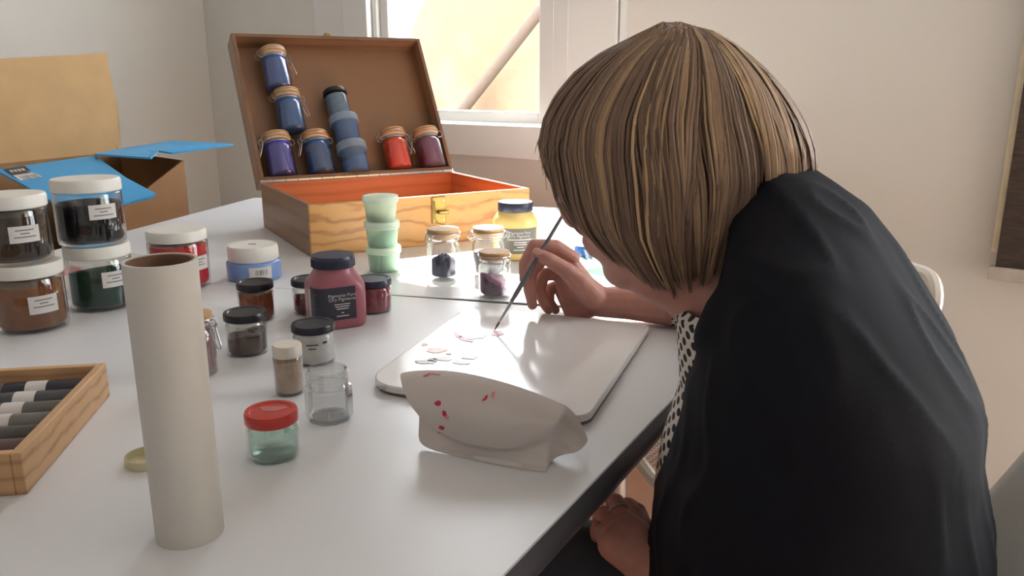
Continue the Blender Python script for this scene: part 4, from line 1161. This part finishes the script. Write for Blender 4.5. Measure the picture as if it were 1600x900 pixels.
# --- trousers
bm = B()
chain(bm, [Vector((.37, .69, .53)), Vector((.20, .775, .525)), Vector((.00, .875, .52)), Vector((.03, .88, .10))], [.085, .078, .068, .05])
chain(bm, [Vector((.43, .83, .52)), Vector((.26, .87, .485)), Vector((.10, .95, .465)), Vector((.13, .96, .10))], [.085, .074, .064, .05])
capsule(bm, Vector((.37, .69, .54)), Vector((.43, .83, .54)), .092, .092)
pobj('trousers', remesh(bm, .009, 6), M_trous)
for (x, y) in ((.02, .89), (.12, .97)):
    bm = B(); chain(bm, [Vector((x + .03, y - .02, .045)), Vector((x - .12, y + .06, .032))], [.042, .032]); capsule(bm, Vector((x + .03, y - .02, .045)), Vector((x + .02, y - .01, .10)), .042, .045)
    pobj('shoe', remesh(bm, .006, 3), M_black)

# --- hair: bob of locks combed down from the crown
hl_tab = [(43, 1034, 1086), (50, 1012, 1106), (62, 990, 1128), (80, 955, 1152), (110, 916, 1184), (150, 884, 1216), (190, 864, 1240), (230, 856, 1254), (270, 862, 1258), (310, 870, 1250), (350, 886, 1232), (390, 918, 1206), (420, 950, 1180), (440, 975, 1160)]
HB = .100
ztop = at(1060, 42, HY).z; zmid = at(1060, 235, HY).z
def hair_pt(phi, y, out=0.0):
    xl, xr = interp(hl_tab, y)
    a_ = at(xl, y, HY); b_ = at(xr, y, HY)
    z = a_.z
    if z > zmid: k = math.sqrt(max(0.0, 1 - ((z - zmid) / (ztop - zmid + .009)) ** 2))
    else: k = 1 - .25 * ((zmid - z) / .13) ** 2
    cx = (a_.x + b_.x) / 2; ax = (b_.x - a_.x) / 2
    return Vector((cx + (ax + out) * math.cos(phi), HY + .01 + (HB * k + out) * math.sin(phi), z))
hem_tab = [(-180, 262), (-172, 300), (-163, 345), (-150, 398), (-130, 428), (-110, 430), (-90, 420), (-70, 406), (-45, 388), (-25, 345), (0, 292), (25, 330), (60, 390), (100, 410), (130, 380), (145, 260), (160, 240), (180, 262)]
def hem(phi):
    d = math.degrees(phi)
    while d > 180: d -= 360
    while d < -180: d += 360
    return interp(hem_tab, d)[0]
mh = bpy.data.materials.new('hair_blond'); mh.use_nodes = True
nt = mh.node_tree; N = nt.nodes; L = nt.links; b = N['Principled BSDF']
at_n = N.new('ShaderNodeAttribute'); at_n.attribute_name = 'lock'
crh = N.new('ShaderNodeValToRGB'); e = crh.color_ramp.elements
e[0].position = 0; e[0].color = (*srgb(98, 80, 68), 1); e[1].position = 1; e[1].color = (*srgb(220, 190, 148), 1)
k = e.new(.45); k.color = (*srgb(146, 122, 104), 1)
k = e.new(.75); k.color = (*srgb(184, 154, 120), 1)
noi = N.new('ShaderNodeTexNoise'); noi.inputs['Scale'].default_value = 160
tc = N.new('ShaderNodeTexCoord'); mp = N.new('ShaderNodeMapping'); mp.inputs['Scale'].default_value = (1, 1, .12)
L.new(tc.outputs['Object'], mp.inputs['Vector']); L.new(mp.outputs['Vector'], noi.inputs['Vector'])
ma = N.new('ShaderNodeMath'); ma.operation = 'MULTIPLY_ADD'; ma.inputs[1].default_value = .3; L.new(noi.outputs['Fac'], ma.inputs[0])
sb = N.new('ShaderNodeMath'); sb.operation = 'SUBTRACT'; sb.inputs[1].default_value = .15; L.new(at_n.outputs['Fac'], sb.inputs[0]); L.new(sb.outputs['Value'], ma.inputs[2])
L.new(ma.outputs['Value'], crh.inputs['Fac']); L.new(crh.outputs['Color'], b.inputs['Base Color'])
b.inputs['Roughness'].default_value = .55; b.inputs['Specular IOR Level'].default_value = .25
bm = B(); layer = bm.verts.layers.float.new('lock')
# under-layer
ns, nl = 60, 16
Rr = []
for j in range(nl + 1):
    q = []
    for i in range(ns):
        phi = 2 * PI * i / ns - PI
        y = 44 + (hem(phi) - 10 - 44) * j / nl
        v = bm.verts.new(hair_pt(phi, y, -.006)); v[layer] = .12; q.append(v)
    Rr.append(q)
for a, b_ in zip(Rr[:-1], Rr[1:]):
    for i in range(ns):
        j = (i + 1) % ns; bm.faces.new((a[i], a[j], b_[j], b_[i]))
bm.faces.new(Rr[0])
NC = 170
clumps = []
for c in range(NC):
    ph = -PI + 2 * PI * (c + random.uniform(-.4, .4)) / NC
    tone = min(.75, max(.12, random.gauss(.36, .09)))
    if random.random() < .17: tone = random.uniform(.58, .82)
    clumps.append((ph, random.uniform(-24, 12), random.uniform(-.005, .006), tone, random.uniform(-.20, .20), random.uniform(0, 6), random.uniform(43, 74)))
for kk in range(3600):
    cph, cj, co, ctone, cd, cw, cy0 = random.choice(clumps)
    off = random.gauss(0, .035)
    y0 = cy0 + random.uniform(-2, 6) if random.random() < .75 else random.uniform(70, 180)
    y1 = hem(cph + off * .4) + cj + random.uniform(-12, 6)
    if y1 < y0 + 50: y0 = y1 - 50
    wdt = random.uniform(.0006, .0019); out0 = co + random.uniform(-.002, .002)
    tone = min(1, max(0, ctone + random.gauss(0, .07)))
    seg = 14; prev = None
    for s in range(seg + 1):
        f = s / seg
        y = y0 + (y1 - y0) * f
        yf = (y - 43) / 390.0
        conv = 1.25 - .75 * f ** 1.5                    # locks of a clump draw together at the tip
        ph = cph + off * conv + cd * math.sin(yf * 2.6 + cw) * .55 + .35 * max(0, .35 - yf)
        c = hair_pt(ph, y, out0 + .003 * math.sin(PI * f) - .006 * max(0, f - .8) / .2)
        nrm = (c - hair_pt(ph, y, out0 - .02)).normalized()
        nx = hair_pt(ph, min(y + 4, 440), out0); tn = (nx - c)
        if tn.length < 1e-6: tn = Vector((0, 0, -1))
        side = nrm.cross(tn).normalized()
        wd = wdt * (.4 + .6 * min(1, f * 4)) * (1 - .8 * max(0, f - .75) / .25)
        ring_ = [bm.verts.new(c + side * wd), bm.verts.new(c + nrm * wd * .6), bm.verts.new(c - side * wd), bm.verts.new(c - nrm * wd * .5)]
        for v in ring_: v[layer] = tone
        if prev:
            for i in range(4):
                j = (i + 1) % 4; bm.faces.new((prev[i], prev[j], ring_[j], ring_[i]))
        prev = ring_
# locks laid over the crown
for kk in range(190):
    ph = random.uniform(-PI, PI); y1 = random.uniform(90, 230); sh = random.uniform(-.25, .25)
    apex = at(1046 + random.uniform(-16, 16), 42, HY) + Vector((0, random.uniform(-.012, .012), random.uniform(-.001, .003)))
    pts = [hair_pt(ph + PI, random.uniform(48, 60), -.001), apex] + [hair_pt(ph + sh * f, 52 + (y1 - 52) * f, .003 - .003 * f) for f in [i / 7 for i in range(8)]]
    n0 = len(bm.verts); tube(bm, pts, [.0007, .0016] + [.0017 - .0012 * i / 7 for i in range(8)], 4)
    bm.verts.ensure_lookup_table(); tone = random.uniform(.25, .6)
    for i in range(n0, len(bm.verts)): bm.verts[i][layer] = tone
# stray wisps at the fringe and crown
for kk in range(130):
    if kk < 26:
        ph = random.uniform(2.75, 3.6); y0 = random.uniform(120, 190); y1 = random.uniform(225, 262); o2 = random.uniform(.0, .012)
    else:
        ph = random.choice((random.uniform(-PI, 0), random.uniform(-.5, .4), random.uniform(2.6, 3.6))); y0 = random.uniform(44, 90); y1 = y0 + random.uniform(40, 210); o2 = random.uniform(.001, .009)
    pts = [hair_pt(ph + .06 * math.sin(3 * f), y0 + (y1 - y0) * f, .002 + o2 * f ** 1.6) for f in [i / 9 for i in range(10)]]
    n0 = len(bm.verts); tube(bm, pts, [.0010 - .00075 * i / 9 for i in range(10)], 4)
    bm.verts.ensure_lookup_table()
    for i in range(n0, len(bm.verts)): bm.verts[i][layer] = .55
hair_me = bpy.data.meshes.new('hair')
bmesh.ops.recalc_face_normals(bm, faces=bm.faces); bm.to_mesh(hair_me); bm.free()
pobj('hair', hair_me, mh, person, 60)
# --- brush held in the fingers
br = thing('paint_brush', 'thin dark paint brush held in the hand above the board', 'brush', (0, 0, 0))
tip = onz(772, 517, zp + .0008); end = at(880, 335, 1.178)
ax = (end - tip); Lb = ax.length; ax.normalize()
def bpt(d): return tip + ax * d
bm = B(); tube(bm, [bpt(0), bpt(.004), bpt(.010), bpt(.016)], [.0002, .0009, .0016, .0015], 8); obj('bristles', bm, mat('bristle', srgb(96, 60, 58), .6), br)
bm = B(); tube(bm, [bpt(.014), bpt(.016), bpt(.050), bpt(.052)], [.0014, .0017, .0026, .0026], 10); obj('ferrule', bm, M_metal, br)
bm = B(); tube(bm, [bpt(.050), bpt(.060), bpt(.085), bpt(.12), bpt(Lb)], [.0027, .0036, .0040, .0034, .0026], 10); obj('handle', bm, mat('brush_handle', srgb(98, 98, 106), .35, vary=.2, scale=50), br)
